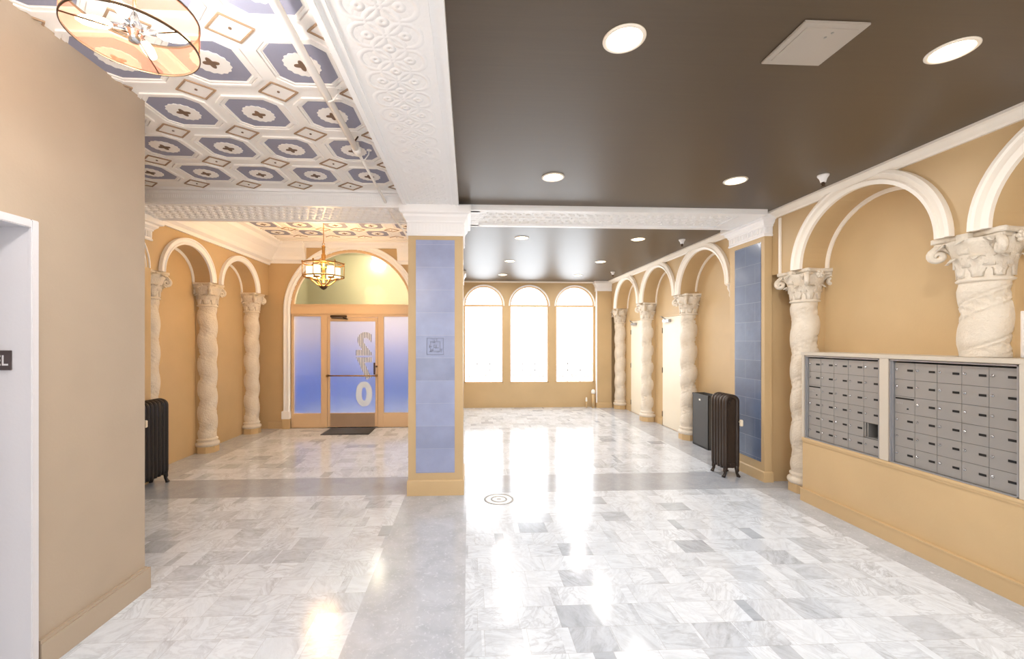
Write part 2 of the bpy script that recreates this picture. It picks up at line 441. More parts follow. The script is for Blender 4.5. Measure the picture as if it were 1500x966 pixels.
struct('ceiling_entry', bm, [M['coffer'], M['blue_grey'], M['brown'], M['gold_brown']], 'ivory stencilled coffered ceiling of the entrance bay', 'ceiling')

# ------------------------------------------------------------------ beams
bm = BM(); box(bm, -.66, -.10, YN, YD, BZ, LZ+.3)
for x0, x1, d in ((-.66, -.63, .012), (-.60, -.585, .008), (-.18, -.165, .008), (-.13, -.10, .012)):
    box(bm, x0, x1, YN, 4.38, BZ-d, BZ)
struct('beam', bm, M['relief_long'], 'long white beam carved with interlaced scrolls, running from the square pillar', 'beam')
bm = BM(); box(bm, -4.1, -.66, 4.42, 5.05, BZ, FZ+.1)
for z0, z1, d in ((LZ-.025, LZ, .02), (LZ-.055, LZ-.035, .012), (BZ, BZ+.025, .012)):
    box(bm, -3.9, -.66, 4.42-d, 4.42, z0, z1)
for k in range(150):     # fine dentil band
    x = -3.64+k*.02
    if x < -.68: box(bm, x, x+.011, 4.414, 4.42, BZ+.05, BZ+.085)
for y0, y1 in ((4.42, 4.47), (5.0, 5.05)): box(bm, -3.9, -.66, y0, y1, BZ-.012, BZ)
for k in range(36):
    x = -3.6+k*.082
    for j, dy in enumerate((-.19, -.1, 0, .1, .19)):
        bmesh.ops.create_uvsphere(bm, u_segments=8, v_segments=6, radius=1, matrix=Matrix.Translation((x+(.041 if j % 2 else 0), 4.735+dy, BZ)) @ Matrix.Diagonal((.032, .04, .013, 1)))
struct('beam', bm, M['relief_cross'], 'white carved cross beam above the entrance bay, left of the square pillar', 'beam')
bm = BM(); box(bm, -.10, 3.26, 4.5, 5.08, BZ+.01, CZ+.02)
for y0, y1 in ((4.46, 4.54), (5.04, 5.12)): box(bm, -.10, 3.26, y0, y1, BZ-.012, CZ)
for x0, x1 in ((-.1, .12),): box(bm, x0, x1, 4.5, 5.08, BZ-.012, CZ)
box(bm, 3.0, 3.26, 4.5, 5.08, BZ-.010, CZ)
def ornaments(bm, x0, x1, yc, z, step, w):
    n = int((x1-x0)/step)
    for k in range(n):
        x = x0+step*(k+.5)
        for j, (dy, sx, sy) in enumerate(((0, .42, .20), (-w*.55, .30, .16), (w*.55, .30, .16), (-w*.9, .16, .12), (w*.9, .16, .12))):
            xx = x+(step*.5 if j in (1, 2) else 0)
            bmesh.ops.create_uvsphere(bm, u_segments=8, v_segments=6, radius=1, matrix=Matrix.Translation((xx, yc+dy, z)) @ Matrix.Diagonal((step*sx, w*sy, .014, 1)))
ornaments(bm, .16, 2.98, 4.79, BZ+.01, .10, .20)
struct('beam', bm, M['relief_cross_r'], 'white beam with carved sunken soffit across the dark ceiling', 'beam')

# ------------------------------------------------------------------ walls
RX = lambda s, z, d: (d, s, z)      # wall facing across x: s along y
RY = lambda s, z, d: (s, d, z)      # wall facing along y: s along x
# right arcade
SP = 2.345
near_bays = [(3.571, .63, .60, SP, None), (1.985, .63, .60, SP, None)]
far_bays = [(6.10, .62, .58, SP+.015, None), (7.57, .61, .58, SP+.015, None), (9.07, .60, .58, SP+.015, None)]
def rbot(i): return {0: 0, 3: 0}.get(i, SP)
bm = BM()
arched_wall(bm, RX, YN, 4.66, CZ, near_bays, XR, XRB, lambda i: 0 if i == 0 else SP)
arched_wall(bm, RX, 5.26, YF, CZ, far_bays, XR, XRB, lambda i: SP+.015 if i else SP+.015)
# wall below the springing between column and pilaster, piers behind the columns
box(bm, XR, XRB, 4.661, 5.259, 0, CZ)
for yy in (2.745, 4.33, 6.75, 8.33, 9.9): box(bm, XRB-.075, XRB+.01, yy-.11, yy+.11, 0, SP+.05)
box(bm, XRB, XRB+.25, YN, YF+.15, 0, CZ+.1)
struct('wall_right', bm, M['tan'], 'tan arcaded wall with shallow arched niches on the right', 'wall')
def archivolt(bm, f, c, a, b, zs, sgn, front, back, w=.11):
    pr = [(0, 0), (0, .03), (w*.3, .045), (w*.38, .03), (w*.7, .035), (w*.78, .05), (w, .045), (w, 0)]
    arch_strip(bm, f, c, a, b, zs, [(o, front-sgn*d) for o, d in pr])
    pr2 = [(-.035, 0), (-.035, .012), (.0, .018), (.0, 0)]
    arch_strip(bm, f, c, a, b, zs, [(o, back-sgn*d) for o, d in pr2])
bm = BM()
for c, a, b, zs, _ in near_bays+far_bays: archivolt(bm, RX, c, a, b, zs, 1, XR, XRB)
box(bm, XR-.014, XR, 4.49, 4.52, SP, CZ-.08)
struct('trim_1', bm, M['white_warmlit'], 'white arch mouldings along the right wall', 'trim')
# little corbel where the far arcade meets the pilaster
bm = BM()
lathe(bm, [(.012, 2.16), (.03, 2.2), (.025, 2.24), (.05, 2.29), (.045, 2.32), (.07, 2.34), (.07, 2.36)], (XR-.0, 5.38, 0), 12)
struct('trim_2', bm, M['plaster'], 'small white carved corbel under the arch beside the blue pilaster', 'corbel')
# crown along the right wall
cp = [(0, CZ-.066), (-.022, CZ-.066), (-.028, CZ-.052), (-.055, CZ-.04), (-.085, CZ-.024), (-.11, CZ-.018), (-.11, CZ), (0, CZ)]
bm = BM()
for y0, y1 in ((YN, 4.6), (5.3, YF)): sweep(bm, cp, lambda s, a, b: (XR+a, s, b), y0, y1)
sweep(bm, [(0, CZ-.035), (-.03, CZ-.035), (-.04, CZ-.01), (-.04, CZ), (0, CZ)], lambda s, a, b: (s, YF+a, b), -.2, XR)
struct('trim_3', bm, M['white_warmlit'], 'white crown moulding where the right wall meets the dark ceiling', 'trim')
# base boards behind the arcade
bm = BM()
box(bm, XRB-.012, XRB, 4.2, YF, 0, .12); box(bm, XR-.012, XR, YN, .9, 0, .12)
struct('baseboard_right', bm, M['tan_base'], 'tan baseboard of the right wall', 'baseboard')

# half wall that carries the mailboxes
HX = 3.36; HT = 1.49
B1 = (3.30, 4.07); B2 = (2.42, 3.22); MZ0, MZ1 = .635, 1.455
bm = BM()
box(bm, HX, XRB, .9, 4.10, 0, .60)
for y0, y1 in ((4.07, 4.10), (3.22, 3.30), (.9, 2.42)): box(bm, HX, HX+.20 if y1 > 4 or y0 > 3 else XRB, y0, y1, .60, HT-.02)
box(bm, XRB-.13 if False else 3.60, XRB, .9, 2.6, .60, HT-.02)
box(bm, HX-.022, HX, .9, 4.105, 0, .115)
box(bm, HX-.026, HX, .9, 4.105, .115, .128)
o = struct('wall_half', bm, M['tan'], 'tan half wall below the mailboxes', 'wall')
bm = BM()
box(bm, HX-.012, HX, .9, 4.10, .612, .636, 0, .003); box(bm, HX-.006, HX, .9, 4.10, .596, .612)
struct('trim_4', bm, M['tan_base'], 'tan ledge moulding under the mailboxes', 'trim')
bm = BM()
box(bm, HX-.012, 3.455, .9, 4.11, HT-.032, HT, 0, .004)
for y0, y1 in ((4.072, 4.102), (3.222, 3.298), (2.33, 2.418)): box(bm, HX-.008, HX, y0, y1, .637, HT-.03, 0, .002)
box(bm, 3.455, XRB, .9, 2.60, HT-.032, HT); box(bm, 3.455, XRB, 2.89, 4.11, HT-.032, HT)
struct('trim_5', bm, M['greige'], 'greige frame and top ledge around the mailboxes', 'trim')

# left near wall with an opening, and the hall beyond
LW = -2.08
bm = BM()
prism(bm, [(YN, 0), (1.10, 0), (1.10, 2.16), (2.13, 2.16), (2.13, 0), (2.83, 0), (2.83, LZ+.05), (YN, LZ+.05)], lambda a, b, d: (d, a, b), LW-.16, LW)
box(bm, -4.2, LW-.16, 2.67, 2.83, 0, LZ+.05)
struct('wall_left', bm, M['left'], 'pale tan wall with a white cased opening at the left', 'wall')
bm = BM()
for y0, y1 in ((2.83, 2.83),): pass
box(bm, LW, LW+.022, 2.15, 2.83, 0, .135); box(bm, LW, LW+.016, 2.15, 2.83, .135, .15); box(bm, LW-.4, LW+.022, 2.83, 2.852, 0, .135)
box(bm, LW, LW+.022, YN, 1.05, 0, .135)
struct('baseboard_left', bm, M['left'], 'pale tan baseboard of the left wall', 'baseboard')
bm = BM()
box(bm, LW, LW+.02, 2.105, 2.14, 0, 2.175, 0, .004); box(bm, LW, LW+.02, 1.03, 2.105, 2.135, 2.175, 0, .004); box(bm, LW, LW+.02, 1.03, 1.10, 0, 2.135, 0, .004)
box(bm, -3.2, LW+.001, 2.11, 2.129, 0, 2.158); box(bm, -3.2, LW+.001, 1.101, 1.12, 0, 2.158); box(bm, -3.2, LW+.001, 1.12, 2.11, 2.14, 2.158); box(bm, -3.25, -3.2, 1.101, 2.129, 0, 2.158)
struct('door_1', bm, M['jamb'], 'white cased doorway at the far left edge', 'door')
g = thing('wall_sign', (-2.155, 2.11, 1.51), 'dark sign plate with silver letters on the white doorway wall', 'sign')
bm = BM(); box(bm, -2.30, -2.153, 2.100, 2.11, 1.463, 1.556, 0, .002); make('plate', bm, M['sign'], g)
bm = text_bm('EL', .068, .001)
for v in bm.verts: v.co = Vector((v.co.x*.95-2.193, 2.0985, v.co.y+1.486))
make('lettering', bm, M['signtext'], g)

# left arcade
SL = 2.43
lbays = [(5.72, .46, .42, SL, None), (6.96, .50, .44, SL, None), (4.45, .46, .42, SL, None)]
bm = BM()
arched_wall(bm, RX, 2.83, YD, FZ, lbays, XL, XLB, lambda i: 0 if i in (0,) else SL)
box(bm, XLB-.3, XLB, 2.7, YD+.1, 0, FZ+.1)
for yy in (5.16, 6.33, 7.58): box(bm, XLB, XLB+.07, yy-.10, yy+.10, 0, SL+.05)
struct('wall_left_arcade', bm, M['tan'], 'tan arcaded wall of the entrance bay at the left', 'wall')
bm = BM()
for c, a, b, zs, _ in lbays: archivolt(bm, RX, c, a, b, zs, -1, XL, XLB, .085)
struct('trim_6', bm, M['white'], 'cream arch mouldings along the left arcade', 'trim')
# deep cornice round the entrance bay
cr = [(0, 2.99), (.03, 2.99), (.04, 3.03), (.09, 3.06), (.10, 3.12), (.15, 3.20), (.24, 3.28), (.26, 3.34), (.33, 3.36), (.34, FZ), (0, FZ)]
bm = BM()
sweep(bm, cr, lambda s, a, b: (XL+a, s, b), 5.05, YD)
cr2 = [(a*.55, 3.02+(b-2.99)*.93) for a, b in cr]
for s0, s1 in ((XL, -2.97), (-1.31, -.66)): sweep(bm, cr2, lambda s, a, b: (s, YD-a, b), s0, s1)
sweep(bm, [(0, 3.31), (.06, 3.31), (.10, 3.35), (.16, 3.37), (.18, FZ), (0, FZ)], lambda s, a, b: (s, YD-a, b), -2.97, -1.31)
struct('trim_7', bm, M['white'], 'deep cream cornice of the entrance bay', 'trim')

# entrance wall with a big arch
DC, DZ, DR = -2.14, 2.17, 1.115
bm = BM()
arched_wall(bm, RY, XL-.25, -.10, FZ, [(DC, DR, DR, DZ, 0)], YD, YD+.18)
struct('wall_entry', bm, M['tan'], 'tan entrance wall around the big glazed arch', 'wall')
bm = BM()
w = .11
pr = [(0, YD+.02), (0, YD-.02), (.03, YD-.045), (.05, YD-.03), (.08, YD-.03), (.09, YD-.05), (w, YD-.045), (w, YD+.02)]
arch_strip(bm, RY, DC, DR, DR, DZ, pr, 48)
for sg in (-1, 1):
    q = [(DC+sg*(DR+o), d) for o, d in pr]
    prism(bm, q, lambda a, b, d: (a, b, d), .30, DZ)
    x0 = DC+sg*(DR-.005); x1 = DC+sg*(DR+w+.03)
    box(bm, x0, x1, YD-.06, YD+.02, .18, .32, 0, .004)
struct('trim_8', bm, M['white'], 'cream arch surround of the entrance', 'trim')
bm = BM(); 
for sg in (-1, 1): box(bm, DC+sg*(DR-.0), DC+sg*(DR+w+.02), YD-.055, YD+.02, 0, .18)
box(bm, XL, DC-DR-w-.02, YD-.015, YD, 0, .12); box(bm, DC+DR+w+.02, -.16, YD-.015, YD, 0, .12)
struct('baseboard_entry', bm, M['tan_base'], 'tan baseboard of the entrance wall', 'baseboard')

# window wall
wins = [(.366, .467), (1.465, .47), (2.58, .47)]
WZ0, WZS = .60, 2.45
bm = BM()
arched_wall(bm, RY, -.4, 4.1, CZ, [(c, a, .475, WZS, WZ0) for c, a in wins], YF, YF+.16)
struct('wall_far', bm, M['tan'], 'tan far wall with three arched windows', 'wall')
bm = BM(); box(bm, -.4, -.17, YD+.15, YF, 0, CZ)
struct('wall_return', bm, M['tan'], 'tan return wall left of the windows', 'wall')
bm = BM()
backs = [(-1.3, .62), (.75, .75), (2.55, .75)]  # openings for windows added out of view to let in fill light
arched_wall(bm, RY, -4.3, 4.2, FZ, [(c, a, .4, 2.2, .5) for c, a in backs], YN, YN-.2)
struct('wall_back', bm, M['left'], 'pale tan wall behind the viewer', 'wall')

for i, (c, a) in enumerate(backs):
    bm = BM()
    arch_strip(bm, RY, c, a, .4, 2.2, [(-.04, YN-.05), (-.04, YN-.1), (.0, YN-.1), (.0, YN-.05)], 32)
    for x0, x1 in ((c-a, c-a+.04), (c+a-.04, c+a), (c-.02, c+.02)): box(bm, x0, x1, YN-.1, YN-.05, .5, 2.2)
    box(bm, c-a, c+a, YN-.1, YN-.05, .5, .54); box(bm, c-a, c+a, YN-.1, YN-.05, 2.18, 2.22)
    W = struct('window_%d' % (i+4), bm, M['white'], 'added unseen arched window behind the viewer, letting in fill light', 'window')
    bm = BM(); box(bm, c-a+.01, c+a-.01, YN-.08, YN-.076, .51, 2.2)
    prism(bm, [(c+(a-.01)*math.cos(PI*k/24), 2.2+.39*math.sin(PI*k/24)) for k in range(25)], lambda s, z, d: (s, d, z), YN-.08, YN-.076); make('pane', bm, M['glass'], W)
for i, (c, a) in enumerate(wins):
    nm = ('left', 'middle', 'right')[i]
    bm = BM()
    arch_strip(bm, RY, c, a, .475, WZS, [(-.03, YF+.02), (-.03, YF+.07), (.0, YF+.07), (.0, YF+.02)], 32)
    for x0, x1 in ((c-a, c-a+.025), (c+a-.025, c+a)): box(bm, x0, x1, YF+.02, YF+.07, WZ0, WZS)
    box(bm, c-a, c+a, YF+.02, YF+.07, WZ0, WZ0+.02); box(bm, c-a, c+a, YF, YF+.08, 2.425, 2.475)
    W = struct('window_%d' % (i+1), bm, M['door_tan'], 'arched white window, %s one of three in the far wall' % nm, 'window')
    bm = BM(); arch_strip(bm, RY, c, a, .475, WZS, [(0, YF), (0, YF-.014), (.022, YF-.022), (.035, YF-.012), (.035, YF)], 32)
    make('arch_moulding', bm, M['white'], W)
    P = [(c-a+.01, WZ0+.01)]+[(c+(a-.01)*math.cos(t_), WZS+.465*math.sin(t_)) for t_ in [PI*k/24 for k in range(25)]]+[]
    P = [(c-a+.01, WZ0+.01), (c+a-.01, WZ0+.01)]+[(c+(a-.01)*math.cos(PI*k/24), WZS+.465*math.sin(PI*k/24)) for k in range(25)]
    bm = BM(); prism(bm, P, lambda s, z, d: (s, d, z), YF+.05, YF+.054); make('pane', bm, M['glass'], W)
    bm = BM()
    for k in (1, 2): box(bm, c-a+2*a*k/3-.010, c-a+2*a*k/3+.010, YF+.10, YF+.11, WZ0, 2.43)
    for z in (.88, 1.04): box(bm, c-a, c+a, YF+.10, YF+.108, z, z+.018)
    if True:
        for k in range(3):
            cx = c-a+2*a*(k+.5)/3
            for s in (-1, 1):
                tube(bm, [(cx+s*(.07-.055*q/18)*math.cos(q*.6)+s*.0, YF+.105, .75+(.07-.055*q/18)*math.sin(q*.6)) for q in range(19)], .008, 5)
    make('iron_grille', bm, M['greige'], W)

# ------------------------------------------------------------------ entrance glazing
FR = YD+.05   # frame front
bm = BM()
box(bm, DC-DR, DC+DR, FR-.05, FR+.05, 2.095, 2.275, 0, .006)               # transom beam
box(bm, DC-DR, DC+DR, FR-.06, FR+.05, 2.255, 2.28, 0, .004)
for x0, x1 in ((DC-DR, -3.215), (-2.715, -2.60), (-1.68, -1.575), (-1.06, DC+DR)): box(bm, x0, x1, FR-.03, FR+.05, 0, 2.10, 0, .005)
for x0, x1 in ((-3.215, -2.715), (-1.575, -1.06)):
    box(bm, x0, x1, FR-.03, FR+.05, 0, .265, 0, .004); box(bm, x0, x1, FR-.03, FR+.05, 2.055, 2.10, 0, .004)
box(bm, -2.60, -1.68, FR-.03, FR+.05, 2.04, 2.10, 0, .004)
arch_strip(bm, RY, DC, DR-.04, DR-.04, DZ, [(0, FR-.03), (.04, FR-.03), (.04, FR+.05), (0, FR+.05)], 40)
ent = struct('door_2', bm, M['door_tan'], 'glazed entrance with numbered door, side lights and arched transom', 'door')
for nm, x0, x1 in (('side_light', -3.215, -2.715), ('side_light', -1.575, -1.06)):
    bm = BM(); box(bm, x0-.005, x1+.005, FR+.005, FR+.013, .26, 2.06); make(nm, bm, M['frost'], ent)
bm = BM()
P = [(DC+(DR-.035)*math.cos(PI*k/40), DZ+.0+(DR-.035)*math.sin(PI*k/40)) for k in range(41)]
P = [(DC-DR+.035, 2.27)]+[p for p in P[::-1] if p[1] > 2.272]+[(DC+DR-.035, 2.27)]
prism(bm, P, lambda s, z, d: (s, d, z), FR+.005, FR+.012); make('transom_pane', bm, M['frost_light'], ent)
# door leaf
bm = BM()
L0, L1 = -2.595, -1.685
for x0, x1, z0, z1 in ((L0, -2.555, .012, 2.035), (-1.725, L1, .012, 2.035), (-2.555, -1.725, 1.965, 2.035), (-2.555, -1.725, .012, .27)):
    box(bm, x0, x1, FR-.028, FR+.015, z0, z1, 0, .004)
leaf = make('door_leaf', bm, M['door_tan'], ent)
bm = BM(); box(bm, -2.56, -1.72, FR-.005, FR+.003, .265, 1.97); make('glass', bm, M['frost'], leaf)
bm = BM(); box(bm, -2.545, -1.735, FR-.034, FR-.028, .025, .262, 0, .001); make('kick_plate', bm, M['kick'], leaf)
bm = BM(); tube(bm, [(-2.60, FR-.085, .965), (-1.68, FR-.085, .96)], .013, 10)
for x in (-2.585, -1.70): box(bm, x-.02, x+.02, FR-.1, FR-.028, .94, .985, 0, .006)
make('push_bar', bm, M['brass'], leaf)
bm = BM(); box(bm, -1.755, -1.725, FR-.05, FR-.028, .98, 1.2, 0, .004); lathe(bm, [(.012, FR-.07), (.018, FR-.06), (.018, FR-.028)], (-1.70, 0, 1.13), 12, 'y')
make('lock', bm, M['bronze'], leaf)
bm = BM(); box(bm, -2.53, -2.24, FR-.09, FR-.03, 2.035, 2.075, 0, .006)
tube(bm, [(-2.30, FR-.08, 2.03), (-2.2, FR-.12, 2.0), (-2.5, FR-.1, 2.02)], .008, 6)
make('door_closer', bm, M['bronze'], ent)
for ch, z0, z1, mt in (('2', 1.335, 1.765, 'digit_rib'), ('7', .885, 1.30, 'digit_rib'), ('0', .385, .85, 'digit')):
    bm = text_bm(ch, 1.0, .045)
    xs = [v.co.x for v in bm.verts]; ys = [v.co.y for v in bm.verts]
    x0, x1, y0, y1 = min(xs), max(xs), min(ys), max(ys)
    for v in bm.verts:
        u = (v.co.x-x0)/(x1-x0); w_ = (v.co.y-y0)/(y1-y0)
        v.co = Vector((-1.785-u*.30, FR-.0075, z0+w_*(z1-z0)))     # read from the street, so mirrored in here
    o = make('digit', bm, M[mt], leaf); o['label'] = 'white mirrored numeral ' + {'2': 'two', '7': 'seven', '0': 'zero'}[ch]
# assumed porch; its colour bands carry the blue outdoor light of the panes
bm = BM()
px0, px1, py0, py1 = DC-1.6, DC+1.75, YD+.18, 10.0
box(bm, px0-.1, px0, py0, py1, .95, 3.6, 0); box(bm, px1, px1+.1, py0, py1, .95, 3.6, 0); box(bm, px0-.1, px1+.1, py1, py1+.1, .95, 3.6, 0)
box(bm, px0-.1, px0, py0, py1, -.05, .95, 1); box(bm, px1, px1+.1, py0, py1, -.05, .95, 1); box(bm, px0-.1, px1+.1, py1, py1+.1, -.05, .95, 1)
box(bm, px0-.1, px1+.1, py0-.05, py1+.1, -.1, -.02, 1); box(bm, px0-.1, px1+.1, py0-.05, py1+.1, 3.6, 3.7, 2)
for q in ((px0-.1, px0+.01, py0, py1), (px1-.01, px1+.1, py0, py1), (px0-.1, px1+.1, py1-.01, py1+.1)): 
    box(bm, *q, 2.3, 3.6, 2); box(bm, *q, .8, 1.5, 3)
struct('wall_porch', bm, [M['lav'], M['bluefl'], M['olive'], M['bluemid']], 'assumed porch behind the frosted glass, painted in blue and lavender outdoor light', 'porch')
g = thing('porch_lamp', (-1.9, 9.0, 3.6), 'glowing porch lamp seen through the arched transom', 'lamp')
bm = BM(); lathe(bm, [(.01, 3.27), (.07, 3.29), (.11, 3.36), (.11, 3.42), (.07, 3.49), (.03, 3.51)], (-1.9, 9.0, 0), 20); make('globe', bm, M['porch_lamp'], g)
bm = BM(); lathe(bm, [(.06, 3.6), (.06, 3.56), (.035, 3.51)], (-1.9, 9.0, 0), 16); make('canopy', bm, M['brass'], g)

# ------------------------------------------------------------------ square pillar and pilasters
def shaft_panel(g, x0, x1, y0, y1, ztop, face, prec, tile, capw=.08, basez=.16, mat='tan'):
    bm = BM(); box(bm, x0, x1, y0, y1, 0, ztop); make('shaft', bm, M[mat], g)
    bm = BM(); square_profile(bm, [(.012, 0), (.012, basez-.012), (.004, basez), (0, basez)], x0, x1, y0, y1); make('plinth', bm, M['tan_base'], g)
def capital_sq(g, x0, x1, y0, y1, z0, z1, out):
    h = z1-z0
    pr = [(0, z0), (.012, z0), (.016, z0+.012), (.008, z0+.03), (.010, z0+h*.42), (.02, z0+h*.46), (.02, z0+h*.5), (out*.55, z0+h*.62), (out*.62, z0+h*.7), (out*.95, z0+h*.74), (out, z0+h*.78), (out, z0+h*.97), (out*.96, z1)]
    bm = BM(); square_profile(bm, pr, x0, x1, y0, y1)
    zf0, zf1 = z0+.04, z0+h*.40
    n = max(3, int((x1-x0)/.034))
    for k in range(n):
        x = x0+(x1-x0)*(k+.2)/n
        for yy in ((y0-.017, y0-.009), (y1+.009, y1+.017)): box(bm, x, x+(x1-x0)*.55/n, yy[0], yy[1], zf0, zf1)
    n = max(3, int((y1-y0)/.034))
    for k in range(n):
        y = y0+(y1-y0)*(k+.2)/n
        for xx in ((x0-.017, x0-.009), (x1+.009, x1+.017)): box(bm, xx[0], xx[1], y, y+(y1-y0)*.55/n, zf0, zf1)
    return make('capital', bm, M['white'], g)

g = thing('square_pillar', (-.34, 4.70, 0), 'square tan pillar with a lavender blue tiled panel in the middle of the hall', 'pillar')
PX0, PX1, PY0, PY1 = -.622, -.058, 4.41, 4.98
shaft_panel(g, PX0, PX1, PY0, PY1, BZ, None, None, None)
capital_sq(g, PX0, PX1, PY0, PY1, 2.69, BZ, .082)
for y0, y1 in ((PY0-.004, PY0+.02), (PY1-.02, PY1+.004)):
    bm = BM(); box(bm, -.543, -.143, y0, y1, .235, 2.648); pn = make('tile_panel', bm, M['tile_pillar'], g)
    if y0 < PY0:
        bm = BM(); cx, cz, s = -.343, 1.545, .088
        for k in range(5):
            e = s-k*.018
            for a0, a1, b0, b1 in ((-e, e, e-.006, e), (-e, e, -e, -e+.006), (-e, -e+.006, -e, e), (e-.006, e, -e, e)):
                if k in (0, 2, 4): box(bm, cx+a0, cx+a1, PY0-.009, PY0-.004, cz+b0, cz+b1)
        for k in range(14):
            a, b2 = random.uniform(-.07, .06), random.uniform(-.07, .06)
            if k % 2: box(bm, cx+a, cx+a+.03, PY0-.008, PY0-.004, cz+b2, cz+b2+.008)
            else: box(bm, cx+a, cx+a+.008, PY0-.008, PY0-.004, cz+b2, cz+b2+.03)
        make('embossed_motif', bm, M['tile_dark'], pn)

g = thing('blue_pilaster', (3.45, 4.95, 0), 'tan pilaster with a tall slate blue tiled panel on the right wall', 'pilaster')
QX0, QX1, QY0, QY1 = 3.35, XR-.002, 4.635, 5.27
shaft_panel(g, QX0, QX1, QY0, QY1, CZ, None, None, None, basez=.12)
capital_sq(g, QX0, QX1, QY0, QY1, 2.79, CZ, .08)
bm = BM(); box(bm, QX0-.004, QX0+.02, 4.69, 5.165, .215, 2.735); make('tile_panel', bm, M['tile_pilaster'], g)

g = thing('corner_pilaster', (3.24, YF-.08, 0), 'plain tan pilaster in the corner right of the windows', 'pilaster')
shaft_panel(g, 3.075, XR-.002, YF-.13, YF-.001, CZ, None, None, None, basez=.12)
capital_sq(g, 3.075, XR-.002, YF-.13, YF-.001, 2.80, CZ, .06)
bm = BM(); box(bm, 3.06, 3.085, YF-.14, YF-.10, .12, 2.80); make('edge_bead', bm, M['white'], g)
g = thing('hall_pilaster', (-3.6, 4.7, 0), 'tan pilaster with a white capital on the left wall, partly behind the wall corner', 'pilaster')
shaft_panel(g, XL+.002, -3.61, 4.44, 5.0, BZ, None, None, None, basez=.12)
capital_sq(g, XL+.002, -3.61, 4.44, 5.0, 2.74, BZ, .09)
g = thing('window_pilaster', (-.16, 8.9, 0), 'narrow pilaster with a white capital showing behind the square pillar', 'pilaster')
shaft_panel(g, -.2, -.11, 8.7, 9.1, CZ, None, None, None, basez=.12)
capital_sq(g, -.2, -.11, 8.7, 9.1, 2.80, CZ, .06)

# ------------------------------------------------------------------ twisted columns
def twisted_shaft(R, z0, z1, pitch, hand, nz=150, nt=44):
    bm = BM(); rings = []
    for i in range(nz+1):
        z = z0+(z1-z0)*i/nz; fade = min(1, (z-z0)/.08, (z1-z)/.06); fade = max(0, fade)
        ring = []
        for k in range(nt):
            th = 2*PI*k/nt; ph = (z/pitch-hand*th/(2*PI)) % 1.0
            if ph < .62:                       # smooth fat band
                u = ph/.62; r = 1+.10*math.sin(PI*u)**.7
            else:                              # sunken carved band of leaves
                u = (ph-.62)/.38
                r = 1-.075*math.sin(PI*u)+.055*math.sin(PI*u)*math.sin(9*th+z*31)*math.cos(u*9)+.022*math.sin(23*th-41*z)
                r += -.06*math.exp(-((u-.03)/.05)**2)-.06*math.exp(-((u-.97)/.05)**2)+.035*math.exp(-((u-.16)/.06)**2)+.035*math.exp(-((u-.84)/.06)**2)
            r = 1+(r-1)*fade
            ring.append(bm.verts.new((R*r*math.cos(th), R*r*math.sin(th), z)))
        rings.append(ring)
    for A, B in zip(rings, rings[1:]):
        for k in range(nt):
            f = bm.faces.new((A[k], A[(k+1) % nt], B[(k+1) % nt], B[k])); f.smooth = True
    bm.faces.new(rings[0][::-1]); bm.faces.new(rings[-1]); return bm
def leaf(bm, ang, r0, z0, h, w, out, curl):
    """acanthus leaf: lens-section strip climbing the bell and curling outward"""
    n = 9; rings = []
    ca, sa = math.cos(ang), math.sin(ang)
    for i in range(n+1):
        t_ = i/n
        r = r0+out*t_**2.2+(.0 if t_ < .8 else (t_-.8)*curl); z = z0+h*(math.sin(min(t_, .88)/.88*PI/2) if t_ < .88 else 1-(t_-.88)*1.6)
        ww = w*(.55+.75*math.sin(PI*min(1, t_*.9+.1)))*(1-.15*(i % 2))
        if i == n: ww *= .35
        th = .012
        sec = []
        for a, d in ((-1, -.004), (-.55, th*.6), (-.18, th*.3), (0, th), (.18, th*.3), (.55, th*.6), (1, -.004), (0, -.01)):
            x = r+d; y = a*ww
            sec.append(bm.verts.new((x*ca-y*sa, x*sa+y*ca, z)))
        rings.append(sec)
    m = 8
    for A, B in zip(rings, rings[1:]):
        for k in range(m):
            f = bm.faces.new((A[k], A[(k+1) % m], B[(k+1) % m], B[k])); f.smooth = True
    bm.faces.new(rings[0][::-1]); bm.faces.new(rings[-1])
